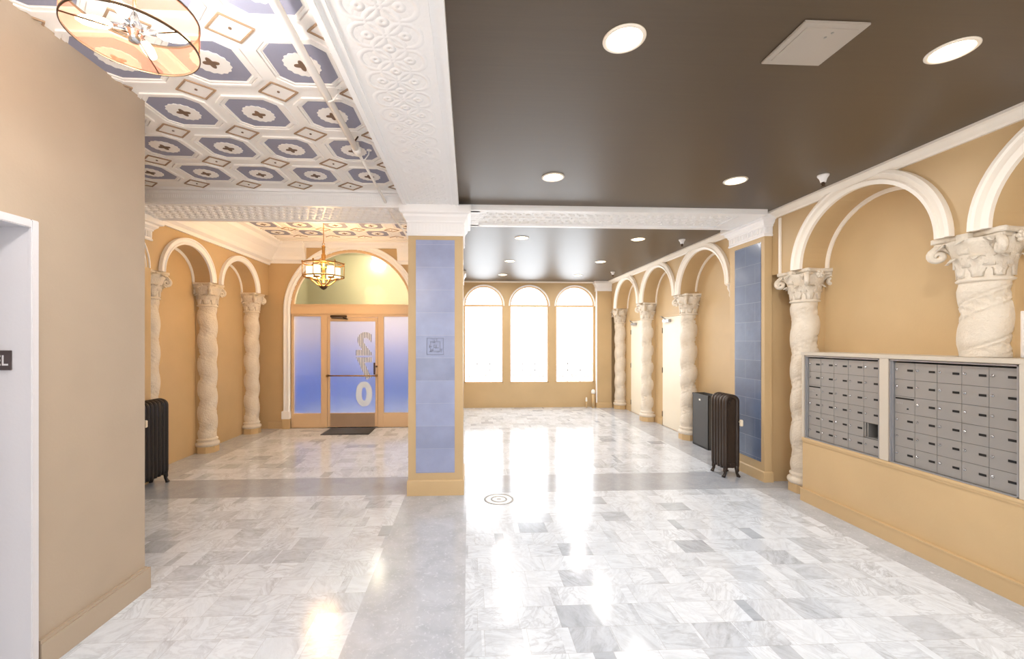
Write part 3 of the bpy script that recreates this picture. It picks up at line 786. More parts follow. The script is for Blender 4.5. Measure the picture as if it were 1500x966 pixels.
def carved_capital(R, z0, z1, hx, hy):
    bm = BM(); H = z1-z0
    lathe(bm, [(R*1.0, z0-.005), (R*1.12, z0), (R*1.15, z0+.012), (R*1.08, z0+.022), (R*1.02, z0+.03), (R*1.14, z0+.3*H), (R*1.26, z0+.55*H), (R*1.45, z0+.75*H), (R*1.6, z0+.86*H)], (0, 0, 0), 28)
    for k in range(8): leaf(bm, 2*PI*k/8+PI/8, R*1.06, z0+.03, H*.42, .040, .04, .10)
    for k in range(8): leaf(bm, 2*PI*k/8, R*1.14, z0+.10, H*.55, .042, .06, .14)
    # abacus with hollow sides
    def aba(sx, sy):
        P = []
        cs = [(-sx, -sy), (sx, -sy), (sx, sy), (-sx, sy)]
        for i in range(4):
            a, b_ = Vector(cs[i]), Vector(cs[(i+1) % 4]); nrm = Vector((0, 0))-(a+b_)/2; nrm.normalize()
            for q in range(9):
                u = .06+.88*q/8; P.append(a.lerp(b_, u)+nrm*.035*math.sin(PI*u))
        return [(p.x, p.y) for p in P]
    prism(bm, aba(hx, hy), lambda a, b, d: (a, b, d), z1-.035, z1)
    prism(bm, aba(hx*.94, hy*.94), lambda a, b, d: (a, b, d), z1-.062, z1-.035)
    # corner scrolls
    for sx in (-1, 1):
        for sy in (-1, 1):
            d = Vector((sx*hx, sy*hy)); ln = d.length; d.normalize()
            pts, rad = [], []
            for q in range(10):      # stem rising out of the leaves
                u = q/9; rr = R*.95+(ln-.05-R*.95)*u**1.4; pts.append((d.x*rr, d.y*rr, z0+H*.45+(H*.36)*math.sin(u*PI/2))); rad.append(.016+.006*u)
            cz, cr_ = z1-.062-.062, ln-.055
            for q in range(1, 22):
                a = PI/2-q*.42; s = .046*(1-q/25); pts.append((d.x*(cr_+s*math.cos(a)), d.y*(cr_+s*math.cos(a)), cz+s*math.sin(a))); rad.append(.026*(1-q/60))
            tube(bm, pts, rad, 8)
            leaf(bm, math.atan2(d.y, d.x), R*1.1, z0+H*.3, H*.42, .028, .09, .12)
    # console under the arch moulding
    prism(bm, [(-hx-.008, z1-.005), (-hx-.008, z1-.06), (-hx+.004, z1-.10), (-hx-.012, z1-.125), (-hx+.01, z1-.15), (-hx+.06, z1-.15), (-hx+.06, z1-.005)], lambda a, b, d: (a, d, b), -.035, .035)
    # centre rosettes on each face
    for ax, ay in ((1, 0), (-1, 0), (0, 1), (0, -1)):
        c = Vector((ax*(hx-.03), ay*(hy-.03), z1-.06))
        for k in range(6):
            a = 2*PI*k/6; t1 = Vector((-ay, ax, 0))
            p = c+t1*.026*math.cos(a)+Vector((0, 0, .026*math.sin(a)))
            bmesh.ops.create_uvsphere(bm, u_segments=8, v_segments=6, radius=.017, matrix=Matrix.Translation(p))
        bmesh.ops.create_uvsphere(bm, u_segments=8, v_segments=6, radius=.016, matrix=Matrix.Translation(c+Vector((ax*.012, ay*.012, 0))))
    for f in bm.faces: f.smooth = len(f.verts) == 4
    return bm
def make_column(name, loc, R, top, hand, label, group, hx, hy, zstart=0):
    g = thing(name, loc, label, 'column', group)
    L = Vector(loc)
    def put(nm, bm, m):
        for v in bm.verts: v.co += Vector((loc[0], loc[1], 0))
        return make(nm, bm, m, g)
    ct = top-.335
    if zstart == 0:
        bm = BM(); lathe(bm, [(R*1.26, 0), (R*1.26, .085), (R*1.22, .092)], (0, 0, 0), 8, 'z', phase=PI/8); put('plinth', bm, M['tan_base'])
        bm = BM(); lathe(bm, [(R*1.2, .09), (R*1.3, .105), (R*1.32, .125), (R*1.25, .145), (R*1.1, .152), (R*1.06, .165), (R*1.15, .18), (R*1.14, .195), (R*1.02, .205), (R*.98, .22)], (0, 0, 0), 32); put('base_moulding', bm, M['plaster'])
        put('shaft', twisted_shaft(R, .2, ct, .345, hand), M['plaster'])
    else:
        put('shaft', twisted_shaft(R, zstart, ct, .345, hand), M['plaster'])
    put('capital', carved_capital(R, ct, top, hx, hy), M['plaster'])
    return g
GR = 'carved twisted columns along the right wall'
c0 = make_column('twisted_column', (3.58, 4.335, 0), .122, SP, 1, 'ivory twisted column between the blue pilaster and the mailboxes', GR, .165, .225)
make_column('twisted_column', (3.58, 2.762, HT), .124, SP, 1, 'ivory twisted column rising from the mailbox ledge', GR, .165, .228, HT)
c1 = make_column('twisted_column', (3.60, 6.75, 0), .125, SP+.015, 1, 'ivory twisted column behind the charcoal bin', GR, .17, .215)
for (x, y), lab in (((3.60, 8.34), 'ivory twisted column between the two cream doors'), ((3.60, 9.88), 'ivory twisted column nearest the windows')):
    dup(c1, (x, y, 0), None, lab)
GL = 'carved twisted columns along the left arcade'
l1 = make_column('twisted_column', (-3.78, 6.33, 0), .118, SL, -1, 'cream twisted column between the two arches of the left arcade', GL, .155, .19)
dup(l1, (-3.78, 7.58, 0), None, 'cream twisted column in the corner beside the entrance wall')
dup(l1, (-3.78, 5.17, 0), None, 'cream twisted column rising behind the black radiator')

# ------------------------------------------------------------------ niche doors on the right wall
for i, (y0, y1, lab) in enumerate(((7.05, 7.86, 'cream door in the niche left of the column by the bin'), (8.62, 9.42, 'cream door in the niche nearest the windows'))):
    bm = BM()
    for a, b_ in ((y0-.03, y0), (y1, y1+.03)): box(bm, XRB-.012, XRB, a, b_, 0, 2.08)
    box(bm, XRB-.012, XRB, y0-.03, y1+.03, 2.05, 2.08)
    D = struct('door_%d' % (i+3), bm, M['tan_base'], lab, 'door')
    bm = BM(); box(bm, XRB-.02, XRB, y0+.003, y1-.003, .012, 2.045, 0, .002); lf = make('door_leaf', bm, M['cream'], D)
    bm = BM()
    for z in (.22, 1.05, 1.80): box(bm, XRB-.03, XRB-.012, y1-.006, y1+.012, z-.05, z+.05, 0, .002)
    make('hinge', bm, M['bronze'], D)
    bm = BM(); lathe(bm, [(.012, XRB-.06), (.026, XRB-.055), (.026, XRB-.035), (.012, XRB-.02)], (0, y0+.07, 1.0), 12, 'x'); make('knob', bm, M['chrome'], D)
    bm = BM(); box(bm, XRB-.075, XRB-.02, y1-.34, y1-.10, 1.95, 2.0, 0, .005); tube(bm, [(XRB-.05, y1-.2, 2.0), (XRB-.16, y1-.3, 2.03), (XRB-.03, y1+.06, 2.075)], .008, 6)
    make('door_closer', bm, M['metal_edge'], D)

# ------------------------------------------------------------------ mailboxes
def bank(y0, y1, label, missing):
    g = thing('mailbox_bank', (HX+.03, y1, MZ0), label, 'mailboxes', 'wall mailbox banks')
    bm = BM()
    for a, b_ in ((y0, y0+.012), (y1-.012, y1)): box(bm, HX-.004, HX+.05, a, b_, MZ0, MZ1, 0, .002)
    for a, b_ in ((MZ0, MZ0+.010), (MZ1-.012, MZ1)): box(bm, HX-.004, HX+.05, y0, y1, a, b_, 0, .002)
    box(bm, HX+.008, HX+.03, y1-.024, y1-.012, MZ0+.01, MZ1-.012)
    make('frame', bm, M['metal_edge'], g)
    bm = BM()      # carcass: back and dividers, open in front
    Y0, Y1, Z0, Z1 = y0+.013, y1-.024, MZ0+.011, MZ1-.024
    box(bm, HX+.18, HX+.19, Y0, Y1, Z0, Z1)
    cw, rh = (Y1-Y0)/5, (Z1-Z0)/6
    for k in range(6): box(bm, HX+.024, HX+.18, Y0+k*cw-.003, Y0+k*cw+.003, Z0, Z1)
    for k in range(7): box(bm, HX+.024, HX+.18, Y0, Y1, Z0+k*rh-.003, Z0+k*rh+.003)
    make('carcass', bm, M['darkgap'], g)
    proto = None
    for r in range(6):
        for c in range(5):
            yc = Y1-(c+.5)*cw; zc = Z1-(r+.5)*rh
            if (r, c) == missing: 
                bm = BM(); hy, hz = cw/2-.003, rh/2-.003
                box(bm, HX+.022, HX+.12, yc+hy-.034, yc+hy-.028, zc-hz, zc+hz); box(bm, HX+.022, HX+.12, yc+hy-.012, yc+hy, zc-hz, zc+hz); box(bm, HX+.022, HX+.17, yc-hy, yc+hy, zc-hz, zc-hz+.006)
                make('open_compartment', bm, M['metal'], g); continue
            if (r, c) == (2, 0):
                bm = BM(); hy, hz = cw/2-.0010, rh/2-.0010
                box(bm, HX+.018, HX+.024, yc-hy, yc+hy, zc-hz, zc+hz, 0, .001)
                d = make('outgoing_door', bm, M['metal'], g); d['label'] = 'door with a black letter slot'
                bm = BM(); box(bm, HX+.0165, HX+.02, yc-hy+.006, yc+hy-.008, zc+hz-.022, zc+hz-.010); make('letter_slot', bm, M['black'], d)
                bm = BM(); lathe(bm, [(.003, HX+.012), (.006, HX+.014), (.006, HX+.02)], (0, yc-.025, zc-.028), 12, 'x'); make('lock', bm, M['black'], d)
                bm = BM()
                for k in range(4): box(bm, HX+.0170, HX+.019, yc+.052-k*.013, yc+.060-k*.013, zc+.004, zc+.018)
                make('engraved_mark', bm, M['metal_edge'], d); continue
            if proto is None:
                bm = BM(); hy, hz = cw/2-.0010, rh/2-.0010
                d = bpy.data.objects.new('mailbox_door', None)
                box(bm, -.006, .0, -hy, hy, -hz, hz, 0, .001)
                me = bpy.data.meshes.new('mailbox_door'); bm.to_mesh(me); bm.free(); me.materials.append(M['metal'])
                bpy.data.objects.remove(d); d = bpy.data.objects.new('mailbox_door', me); COL.objects.link(d); d.parent = g
                d.location = Vector((HX+.024, yc, zc))-g.location
                def sub(nm, bm, m):
                    bmesh.ops.recalc_face_normals(bm, faces=bm.faces[:])
                    me = bpy.data.meshes.new(nm); bm.to_mesh(me); bm.free(); me.materials.append(m)
                    o = bpy.data.objects.new(nm, me); COL.objects.link(o); o.parent = d
                bm = BM(); lathe(bm, [(.003, -.013), (.008, -.011), (.009, -.006)], (0, hy-.018, .012), 12, 'x'); box(bm, -.0135, -.012, hy-.0185, hy-.0175, .007, .017); sub('lock', bm, M['chrome'])
                bm = BM(); box(bm, -.0085, -.006, -hy+.012, -hy+.054, .000, .016, 0, .001); box(bm, -.0089, -.0085, -hy+.022, -hy+.044, .007, .009, 1)
                sub('name_slot', bm, M['black'])
                proto = d
            else:
                dup(proto, Vector((HX+.024, yc, zc))-g.location, g)
    return g
bank(B1[0], B1[1], 'grey mailbox bank with one open compartment, beside the twisted column', (4, 4))
bank(B2[0], B2[1], 'grey mailbox bank with every door shut, right of the one with an open compartment', None)

# framed picture on the ledge behind the column
g = thing('picture_frame', (3.68, 2.78, HT), 'small white framed picture standing on the mailbox ledge beside the column', 'picture')
bm = BM(); 
for a, b_, c, d in ((2.622, 2.66, HT, 1.80), (2.90, 2.93, HT, 1.80), (2.66, 2.90, HT, HT+.04), (2.66, 2.90, 1.76, 1.80)): box(bm, 3.665, 3.695, a, b_, c, d, 0, .003)
make('frame', bm, M['white'], g)
t = NT('red and green print'); v = t.noise(t.pos(), 22, 3)
t.bsdf(t.ramp(v, [(.35, L4((60, 84, 40))), (.48, L4((150, 44, 34))), (.58, L4((120, 34, 30))), (.7, L4((214, 190, 150)))]), .4); M['print'] = t.m
bm = BM(); box(bm, 3.675, 3.69, 2.66, 2.90, HT+.04, 1.76); make('print', bm, M['print'], g)

# ------------------------------------------------------------------ radiators
def section_bm(y, x0, x1, z0, z1, th):
    """one cast section: two round columns joined by an arched top, a thin web and hubs, seen edge-on along the wall"""
    bm = BM(); w = x1-x0; r = th*.53; a = w/2-r; cx = (x0+x1)/2
    pts = [(cx-a, y, z0+.015), (cx-a, y, z0+.06)]+[(cx-a, y, z0+.06+(z1-r-a*.75-z0-.06)*k/6) for k in range(1, 7)]
    pts += [(cx-a*math.cos(PI*k/12), y, z1-r-a*.75+a*.75*math.sin(PI*k/12)) for k in range(1, 12)]
    pts += [(cx+a, y, z1-r-a*.75-(z1-r-a*.75-z0-.06)*k/6) for k in range(0, 7)]+[(cx+a, y, z0+.015)]
    tube(bm, pts, [r*.8, r]+[r]*(len(pts)-4)+[r, r*.8], 12)
    web = [(x0+r, z0+.03), (x1-r, z0+.03), (x1-r, z1-r-a*.6)]+[(cx+(a-.004)*math.cos(PI*k/8), z1-r-a*.75+a*.7*math.sin(PI*k/8)) for k in range(1, 8)]+[(x0+r, z1-r-a*.6)]
    prism(bm, web, lambda p, q, d: (p, d, q), y-th*.14, y+th*.14)
    for zz in (z0+.055, z1-.10): lathe(bm, [(.028, y-th*.56), (.028, y+th*.56)], (cx, 0, zz), 14, 'y')
    for zz in (z0+.055,): box(bm, cx-a, cx+a, y-th*.3, y+th*.3, zz-.03, zz+.03, 0, .008)
    return bm
def foot_bm(x, y, z, sx):
    bm = BM()
    tube(bm, [(x, y, z+.05), (x+sx*.012, y, z-.02), (x+sx*.008, y, .05), (x+sx*.022, y, .02), (x+sx*.030, y, .002)], [.026, .022, .016, .018, .024], 8)
    return bm
def radiator(name, x0, x1, y0, y1, n, h, mat, label, valve):
    g = thing(name, ((x0+x1)/2, (y0+y1)/2, 0), label, 'radiator', 'cast iron radiators')
    st = (y1-y0)/n
    for k in range(n):
        make('section', section_bm(y0+st*(k+.5), x0, x1, .085, h, st*.9), M[mat], g)
    for yy in (y0+st*.5, y1-st*.5):
        for x, sx in ((x0+.035, -1), (x1-.035, 1)): make('foot', foot_bm(x, yy, .09, sx), M[mat], g)
    bm = BM(); vx, vy, vz, ax = valve
    tube(bm, [(vx, vy, vz), (vx+ax[0]*.03, vy+ax[1]*.03, vz)], .010, 8); box(bm, vx+ax[0]*.035-.016, vx+ax[0]*.035+.016, vy+ax[1]*.035-.016, vy+ax[1]*.035+.016, vz-.045, vz+.03, 0, .006)
    v = make('air_valve', bm, M['cream'], g); v['label'] = 'cream air valve'
    return g
radiator('cast_iron_radiator', 2.985, 3.18, 4.80, 5.09, 5, .975, 'iron', 'dark brown cast iron radiator in front of the blue pilaster', (3.165, 4.80, .655, (0, -1)))
radiator('cast_iron_radiator', -3.595, -3.40, 4.28, 5.0, 13, .955, 'iron_black', 'black cast iron radiator half hidden behind the left wall corner', (-3.41, 4.60, .74, (1, 0)))

# ------------------------------------------------------------------ bin, mat, drain, standpipes
g = thing('trash_bin', (3.60, 6.24, 0), 'tall charcoal metal bin standing behind the brown radiator', 'bin')
bx0, bx1, by0, by1, bh = 3.50, 3.685, 6.02, 6.45, .80
bm = BM()
box(bm, bx0, bx1, by0, by1, .0, .02)
for a in ((bx0, bx0+.008, by0, by1), (bx1-.008, bx1, by0, by1), (bx0, bx1, by0, by0+.008), (bx0, bx1, by1-.008, by1)): box(bm, *a, .01, bh-.0, 0)
make('body', bm, M['bin'], g)
bm = BM(); 
for a in ((bx0-.006, bx0+.018, by0-.006, by1+.006), (bx1-.012, bx1+.004, by0-.006, by1+.006), (bx0, bx1, by0-.006, by0+.018), (bx0, bx1, by1-.018, by1+.006)): box(bm, *a, bh-.035, bh, 0, .003)
make('rim', bm, M['bin'], g)
bm = BM(); box(bm, bx0+.008, bx1-.008, by0+.008, by1-.008, bh-.12, bh-.11); make('liner', bm, M['black'], g)
bm = BM(); box(bm, bx0-.0015, bx0, 6.23, 6.27, bh-.10, bh-.075); s_ = make('sticker', bm, M['sticker'], g); s_['label'] = 'small white sticker'

g = thing('door_mat', (-2.1, 7.60, 0), 'charcoal rubber backed mat lying in front of the entrance door', 'mat')
bm = BM(); box(bm, -2.52, -1.70, 7.33, 7.86, 0.0, .010, 0, .004); make('border', bm, M['black'], g)
bm = BM(); box(bm, -2.49, -1.73, 7.36, 7.83, .010, .014, 0, .001); make('pile', bm, M['mat'], g)

g = thing('floor_drain', (.308, 4.27, 0), 'round ringed drain cover set in the marble beside the square pillar', 'drain')
def annulus(bm, r0, r1, z0, z1, c, n=40):
    lathe(bm, [(r0, z0), (r1, z0), (r1, z1), (r0, z1), (r0, z0)], c, n, 'z', close=False)
bm = BM(); lathe(bm, [(.15, 0), (.15, .001)], (.308, 4.27, 0), 40); make('cover', bm, M['white'], g)
for i, (r0, r1) in enumerate(((.130, .150), (.066, .084), (0.0, .024))):
    bm = BM()
    if r0: annulus(bm, r0, r1, .001, .003, (.308, 4.27, 0))
    else: lathe(bm, [(r1, .001), (r1, .003)], (.308, 4.27, 0), 16)
    make('ring', bm, M['metal'], g)

for x, y, r, h, lab in ((2.99, 10.02, .036, .44, 'thick white capped standpipe in the corner by the windows'), (2.83, 10.04, .017, .25, 'thin white capped standpipe beside the thicker one')):
    g = thing('standpipe', (x, y, 0), lab, 'pipe', 'standpipes under the windows')
    bm = BM(); lathe(bm, [(r, 0), (r, h-.08)], (x, y, 0), 16); make('pipe', bm, M['tan_base'], g)
    bm = BM(); lathe(bm, [(r*1.0, h-.10), (r*1.35, h-.09), (r*1.35, h-.05), (r*1.2, h-.03), (r*.9, h-.008), (r*.3, h)], (x, y, 0), 16); make('cap', bm, M['sticker'], g)

# ------------------------------------------------------------------ ceiling fittings
def area_light(name, loc, size, power, col, parent=None, rot=(0, 0, 0), spread=None):
    l = bpy.data.lights.new(name, 'AREA'); l.shape = 'DISK'; l.size = size; l.energy = power; l.color = col
    if spread: l.spread = spread
    o = bpy.data.objects.new(name, l); COL.objects.link(o); o.rotation_euler = rot
    if parent: o.parent = parent; o.location = Vector(loc)-origin(parent)
    else: o.location = loc
    return o
WARM = (1, .97, .94)
DLP = 14.0
names = ['close to the long beam', 'close to the mailboxes']
rows = [(1.98, 'beside the white access panel'), (3.68, 'before the carved cross beam'), (5.86, 'just beyond the carved cross beam'), (7.56, 'in the middle of the far bay'), (9.14, 'next to the window wall')]
proto = None
def downlight_at(x, y, label):
    g = thing('recessed_downlight', (x, y, CZ), label, 'ceiling light', 'recessed downlights in the dark ceiling')
    bm = BM(); lathe(bm, [(.082, CZ), (.100, CZ), (.100, CZ-.004), (.094, CZ-.008), (.084, CZ-.008), (.080, CZ-.002), (.082, CZ)], (x, y, 0), 36, close=False); make('trim_ring', bm, M['reflector'], g)
    bm = BM(); lathe(bm, [(.082, CZ-.002), (.078, CZ-.0035), (.0, CZ-.0035)][:2]+[(.03, CZ-.0036)], (x, y, 0), 36); make('lens', bm, M['bulb'], g)
    return g
for k, (y, lab) in enumerate(rows):
    for j, x in enumerate((.74, 2.39)):
        lb = 'recessed round downlight %s, %s' % (names[j], lab)
        if proto is None: proto = downlight_at(x, y, lb)
        else: dup(proto, (x, y, CZ), None, lb)
for y in (0.28, -1.42, -2.7):     # unseen downlights added behind the viewpoint to brighten the hall
    for j, x in enumerate((.74, 2.39)): dup(proto, (x, y, CZ), None, 'added recessed round downlight overhead, out of the view')
for y in [r[0] for r in rows]+[.28, -1.42, -2.7]:  # the added rows out of view get lamps too
    for x in (.74, 2.39):
        area_light('downlight_lamp', (x, y, CZ-.012), .15, DLP, WARM)

g = thing('access_panel', (1.66, 1.97, CZ), 'white square access panel in the dark ceiling', 'access panel')
bm = BM(); box(bm, 1.505, 1.815, 1.82, 2.11, CZ-.012, CZ, 0, .003); make('frame', bm, M['panel'], g)
bm = BM(); box(bm, 1.535, 1.785, 1.85, 2.08, CZ-.015, CZ-.010, 0, .002); p_ = make('hatch', bm, M['panel'], g)
bm = BM()
for q in (1.875, 1.905): lathe(bm, [(.006, CZ-.014), (.006, CZ-.018), (.002, CZ-.018)], (1.68-(q-1.875)*.3, q, 0), 10)
make('latch', bm, M['metal'], p_)

for x, y, lab in ((3.07, 3.52, 'white flared sprinkler head under the dark ceiling above the mailboxes'), (3.02, 5.85, 'white flared sprinkler head beyond the blue pilaster'), (2.99, 8.64, 'white flared sprinkler head nearest the windows')):
    g = thing('sprinkler_head', (x, y, CZ), lab, 'sprinkler', 'ceiling sprinklers')
    bm = BM(); lathe(bm, [(.045, CZ+.002), (.043, CZ-.012), (.030, CZ-.03), (.022, CZ-.055), (.022, CZ-.062)], (x, y, 0), 20); make('cup', bm, M['white'], g)
    bm = BM(); lathe(bm, [(.009, CZ-.06), (.009, CZ-.085), (.006, CZ-.09), (.019, CZ-.098), (.019, CZ-.101)], (x, y, 0), 12)
    for s in (-1, 1): tube(bm, [(x+s*.009, y, CZ-.062), (x+s*.016, y, CZ-.078), (x+s*.006, y, CZ-.094)], .003, 6)
    make('deflector', bm, M['bronze'], g)

# sprinkler pipe under the coffered ceiling
g = thing('ceiling_pipe', (-.87, 3.0, 3.08), 'white painted pipe running under the coffered ceiling to the pillar', 'pipe')
def px(y): return -.85-.012*(y-2.0) if y < 4 else -.874+.018*(y-4)
bm = BM(); tube(bm, [(px(y), y, 3.085) for y in (-3.0, 0, 1.5, 2.4, 3.35)], .023, 14); make('thick_run', bm, M['pipe_white'], g)
bm = BM(); tube(bm, [(px(3.3), 3.3, 3.085), (px(4.0), 4.0, 3.08), (-.86, 4.35, 3.05), (-.83, 4.7, 2.965), (-.80, 5.2, 2.965), (-.80, 5.9, 2.965)], .012, 10); make('thin_run', bm, M['pipe_white'], g)
bm = BM(); lathe(bm, [(.023, 3.30), (.033, 3.31), (.033, 3.35), (.028, 3.36), (.026, 3.40), (.014, 3.42)], (px(3.35), 0, 3.085), 16, 'y'); lathe(bm, [(.014, 3.07), (.02, 3.09), (.02, 3.12), (.015, 3.135), (.015, LZ)], (px(3.34), 3.34, 0), 12); make('coupling', bm, M['pipe_white'], g)
bm = BM(); tube(bm, [(px(3.24)+.0, 3.24, 3.085), (px(3.24)+.012, 3.245, 3.12), (px(3.24)+.03, 3.25, LZ)], .006, 8); make('bracket', bm, M['bronze'], g)
for y in (2.63, 3.47):
    x = px(y)
    bm = BM(); tube(bm, [(x, y, 3.06), (x+.03, y, 3.07), (x+.06, y-.0, 3.11), (x+.065, y, LZ)], .005, 8); lathe(bm, [(.02, LZ), (.02, LZ-.006), (.006, LZ-.012)], (x+.065, y, 0), 12); make('hanger', bm, M['pipe_white'], g)

# ------------------------------------------------------------------ drum pendant
cx, cy, zb, rr, hh = -1.224, 1.616, 2.70, .199, .115
g = thing('drum_pendant', (cx, cy, LZ), 'sheer copper drum ceiling lamp with bare bulbs at the top left', 'ceiling lamp')
bm = BM(); rings = []
for z in (zb, zb+hh): rings.append([bm.verts.new((cx+rr*math.cos(2*PI*k/64), cy+rr*math.sin(2*PI*k/64), z)) for k in range(64)])
for k in range(64): bm.faces.new((rings[0][k], rings[0][(k+1) % 64], rings[1][(k+1) % 64], rings[1][k])).smooth = True
make('shade', bm, M['organza'], g)
for z in (zb, zb+hh):
    bm = BM(); lathe(bm, [(rr-.002, z-.004), (rr+.002, z-.004), (rr+.002, z+.004), (rr-.002, z+.004), (rr-.002, z-.004)], (cx, cy, 0), 64, close=False); make('rim_ring', bm, M['bronze'], g)
hz = zb+.045
bm = BM(); lathe(bm, [(.006, hz-.05), (.018, hz-.046), (.02, hz-.03), (.026, hz-.015), (.026, hz+.015), (.016, hz+.03), (.008, hz+.06)], (cx, cy, 0), 18); make('hub', bm, M['chrome'], g)
bm = BM(); tube(bm, [(cx, cy, hz+.05), (cx, cy, LZ-.02)], .006, 10); lathe(bm, [(.06, LZ), (.058, LZ-.015), (.02, LZ-.025)], (cx, cy, 0), 24); make('stem', bm, M['chrome'], g)
def a_of(u): return u
for k in range(3):
    a = math.radians(-150+120*k)+.25
    bm = BM(); tube(bm, [(cx+.02*math.cos(a), cy+.02*math.sin(a), hz-.02), (cx+rr*math.cos(a), cy+rr*math.sin(a), zb+.002)], .0028, 6); make('spider_arm', bm, M['bronze'], g)
bm = BM(); tube(bm, [(cx+rr*math.cos(.35), cy+rr*math.sin(.35), zb), (cx+rr*math.cos(.35), cy+rr*math.sin(.35), zb+hh)], .002, 6); make('seam', bm, M['bronze'], g)
for k in range(4):
    a = math.radians(16+90*k); d = Vector((math.cos(a), math.sin(a), 0)); c = Vector((cx, cy, hz))
    bm = BM(); tube(bm, [c+d*.02, c+d*.07], .011, 12); so = make('socket', bm, M['chrome'], g)
    bm = BM(); tube(bm, [c+d*.07, c+d*.085, c+d*.12, c+d*.155, c+d*.172], [.009, .017, .020, .015, .004], 12); make('bulb', bm, M['bulb'], so)
def pt_light(name, loc, power, col, rad):
    l = bpy.data.lights.new(name, 'POINT'); l.energy = power; l.color = col; l.shadow_soft_size = rad
    o = bpy.data.objects.new(name, l); COL.objects.link(o); o.location = loc; return o
pt_light('pendant_glow', (cx, cy, hz+.0), 62, WARM, .06)
# unseen second drum lamp, added further back in the left bay for brightness
g2 = dup(g, (cx, -1.2, LZ), None, 'added unseen copper drum ceiling lamp behind the viewpoint'); g2['group'] = 'drum ceiling lamps'; g['group'] = 'drum ceiling lamps'
pt_light('pendant_glow', (cx, -1.2, hz), 85, WARM, .1)

# ------------------------------------------------------------------ chandelier
kx, ky = -2.116, 6.30
g = thing('chandelier', (kx, ky, FZ), 'brass ring chandelier with glowing cylinder shades before the entrance', 'chandelier')
bm = BM(); tube(bm, [(kx, ky, 3.03), (kx, ky, FZ-.02)], .006, 8); make('hanging_rod', bm, M['brass'], g)
bm = BM(); lathe(bm, [(.055, FZ), (.05, FZ-.02), (.015, FZ-.035)], (kx, ky, 0), 18); make('ceiling_rose', bm, M['brass'], g)
bm = BM(); annpts = [(kx+.018*math.cos(a), ky, 3.02+.018*math.sin(a)) for a in [2*PI*q/12 for q in range(13)]]
tube(bm, annpts, .004, 6); make('loop', bm, M['brass'], g)
bm = BM(); lathe(bm, [(.006, 3.005), (.027, 2.985), (.027, 2.97), (.022, 2.965), (.022, 2.87), (.032, 2.865), (.032, 2.82), (.024, 2.81), (.026, 2.79), (.05, 2.745), (.02, 2.73), (.018, 2.45), (.03, 2.44)], (kx, ky, 0), 20); make('stem', bm, M['brass'], g)
RC = .285
def hexring(r, z, t_):
    bm = BM(); pts = [(kx+r*math.cos(a), ky+r*math.sin(a), z) for a in [2*PI*q/48 for q in range(49)]]
    tube(bm, pts, t_, 8); return bm
make('upper_ring', hexring(RC, 2.728, .010), M['brass'], g); make('lower_ring', hexring(RC, 2.54, .010), M['brass'], g)
for q in range(6):
    a = 2*PI*q/6+.35; x, y = kx+RC*math.cos(a), ky+RC*math.sin(a)
    bm = BM(); tube(bm, [(x, y, 2.54), (x, y, 2.745)], .006, 8); lathe(bm, [(.012, 2.735), (.012, 2.755), (.004, 2.765)], (x, y, 0), 10); make('upright', bm, M['brass'], g)
    bm = BM(); c, s = math.cos(a), math.sin(a)
    tube(bm, [(kx+c*r_, ky+s*r_, z_) for r_, z_ in ((.03, 2.40), (.09, 2.425), (.14, 2.47), (.18, 2.50), (.285, 2.54))], .008, 8); make('arm', bm, M['brass'], g)
    bm = BM(); tube(bm, [(kx+c*.03, ky+s*.03, 2.77), (kx+c*.28, ky+s*.28, 2.73)], .005, 6); make('stay', bm, M['brass'], g)
    sx, sy = kx+.185*c, ky+.185*s
    bm = BM(); lathe(bm, [(.025, 2.505), (.05, 2.51), (.052, 2.525), (.03, 2.527)], (sx, sy, 0), 18); make('shade_holder', bm, M['brass'], g)
    bm = BM(); lathe(bm, [(.046, 2.528), (.048, 2.54), (.048, 2.675), (.044, 2.68)], (sx, sy, 0), 22); make('glass_shade', bm, M['bulb_soft'], g)
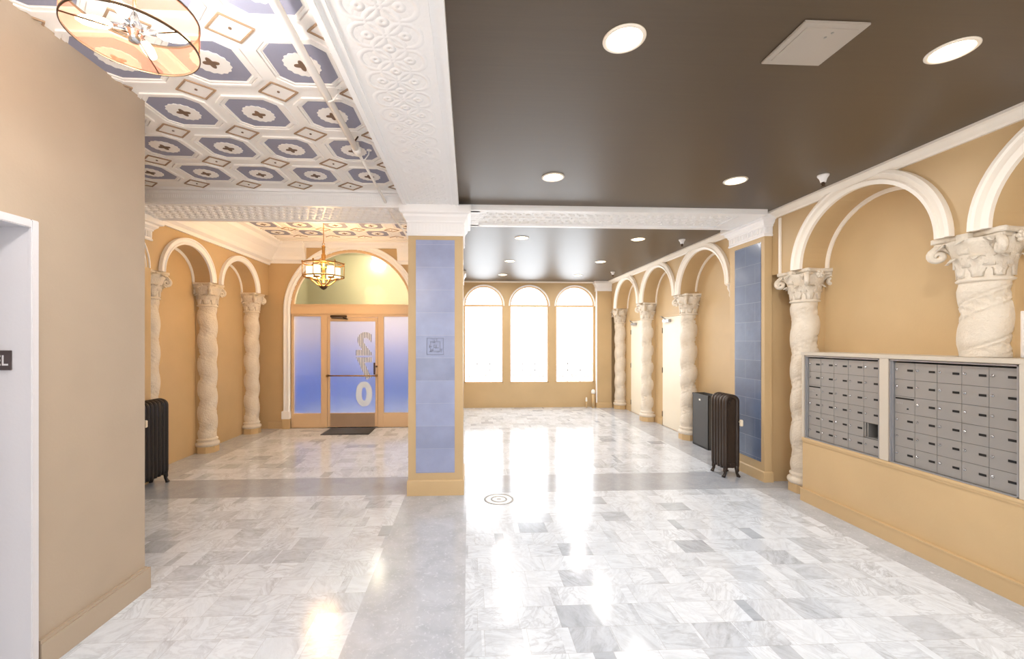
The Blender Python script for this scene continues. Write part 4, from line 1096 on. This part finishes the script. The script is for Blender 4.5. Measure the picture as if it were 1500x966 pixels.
bm = BM(); lathe(bm, [(.008, 2.35), (.03, 2.362), (.055, 2.385), (.06, 2.40), (.03, 2.415), (.02, 2.45)], (kx, ky, 0), 20); make('bottom_finial', bm, M['bronze'], g)
pt_light('chandelier_glow', (kx, ky, 2.62), 110, (1, .61, .27), .22)
pt_light('porch_glow', (-1.9, 9.0, 3.20), 270, (1, .97, .9), .12)

# ------------------------------------------------------------------ daylight
w = bpy.data.worlds.new('World'); sc.world = w; w.use_nodes = True
bg = w.node_tree.nodes['Background']; bg.inputs[0].default_value = (.90, .95, 1, 1); bg.inputs[1].default_value = 6.0
for i, (c, a) in enumerate(wins):
    l = bpy.data.lights.new('window_daylight', 'AREA'); l.shape = 'RECTANGLE'; l.size = .92; l.size_y = 2.3; l.energy = 10
    l.cycles.is_portal = True
    o = bpy.data.objects.new('window_daylight', l); COL.objects.link(o); o.location = (c, YF+.14, 1.77); o.rotation_euler = (-PI/2, 0, 0)

for i, (c, a) in enumerate(backs):  # portals for the added windows behind the viewer
    l = bpy.data.lights.new('window_daylight', 'AREA'); l.shape = 'RECTANGLE'; l.size = 2*a; l.size_y = 2.1; l.energy = 10
    l.cycles.is_portal = True
    o = bpy.data.objects.new('window_daylight', l); COL.objects.link(o); o.location = (c, YN-.18, 1.55); o.rotation_euler = (PI/2, 0, 0)

# ------------------------------------------------------------------ camera
F, CX, HZ = 620., 717., 500.
cam = bpy.data.cameras.new('Camera'); co = bpy.data.objects.new('Camera', cam); COL.objects.link(co)
cam.sensor_fit = 'HORIZONTAL'; cam.sensor_width = 36; cam.lens = 36*F/1500
cam.shift_x = (750-CX)/1500; cam.shift_y = (HZ-483)/1500; cam.clip_start = .02
co.location = (0, 0, 1.6); co.rotation_euler = (PI/2, 0, -math.radians(2.84))
sc.camera = co
sc.view_settings.view_transform = 'Standard'; sc.view_settings.look = 'None'
sc.view_settings.exposure = 0.14; sc.view_settings.gamma = 1; sc.view_settings.use_curve_mapping = False
sc.cycles.use_denoising = True; sc.cycles.sample_clamp_indirect = 8; sc.cycles.caustics_reflective = False
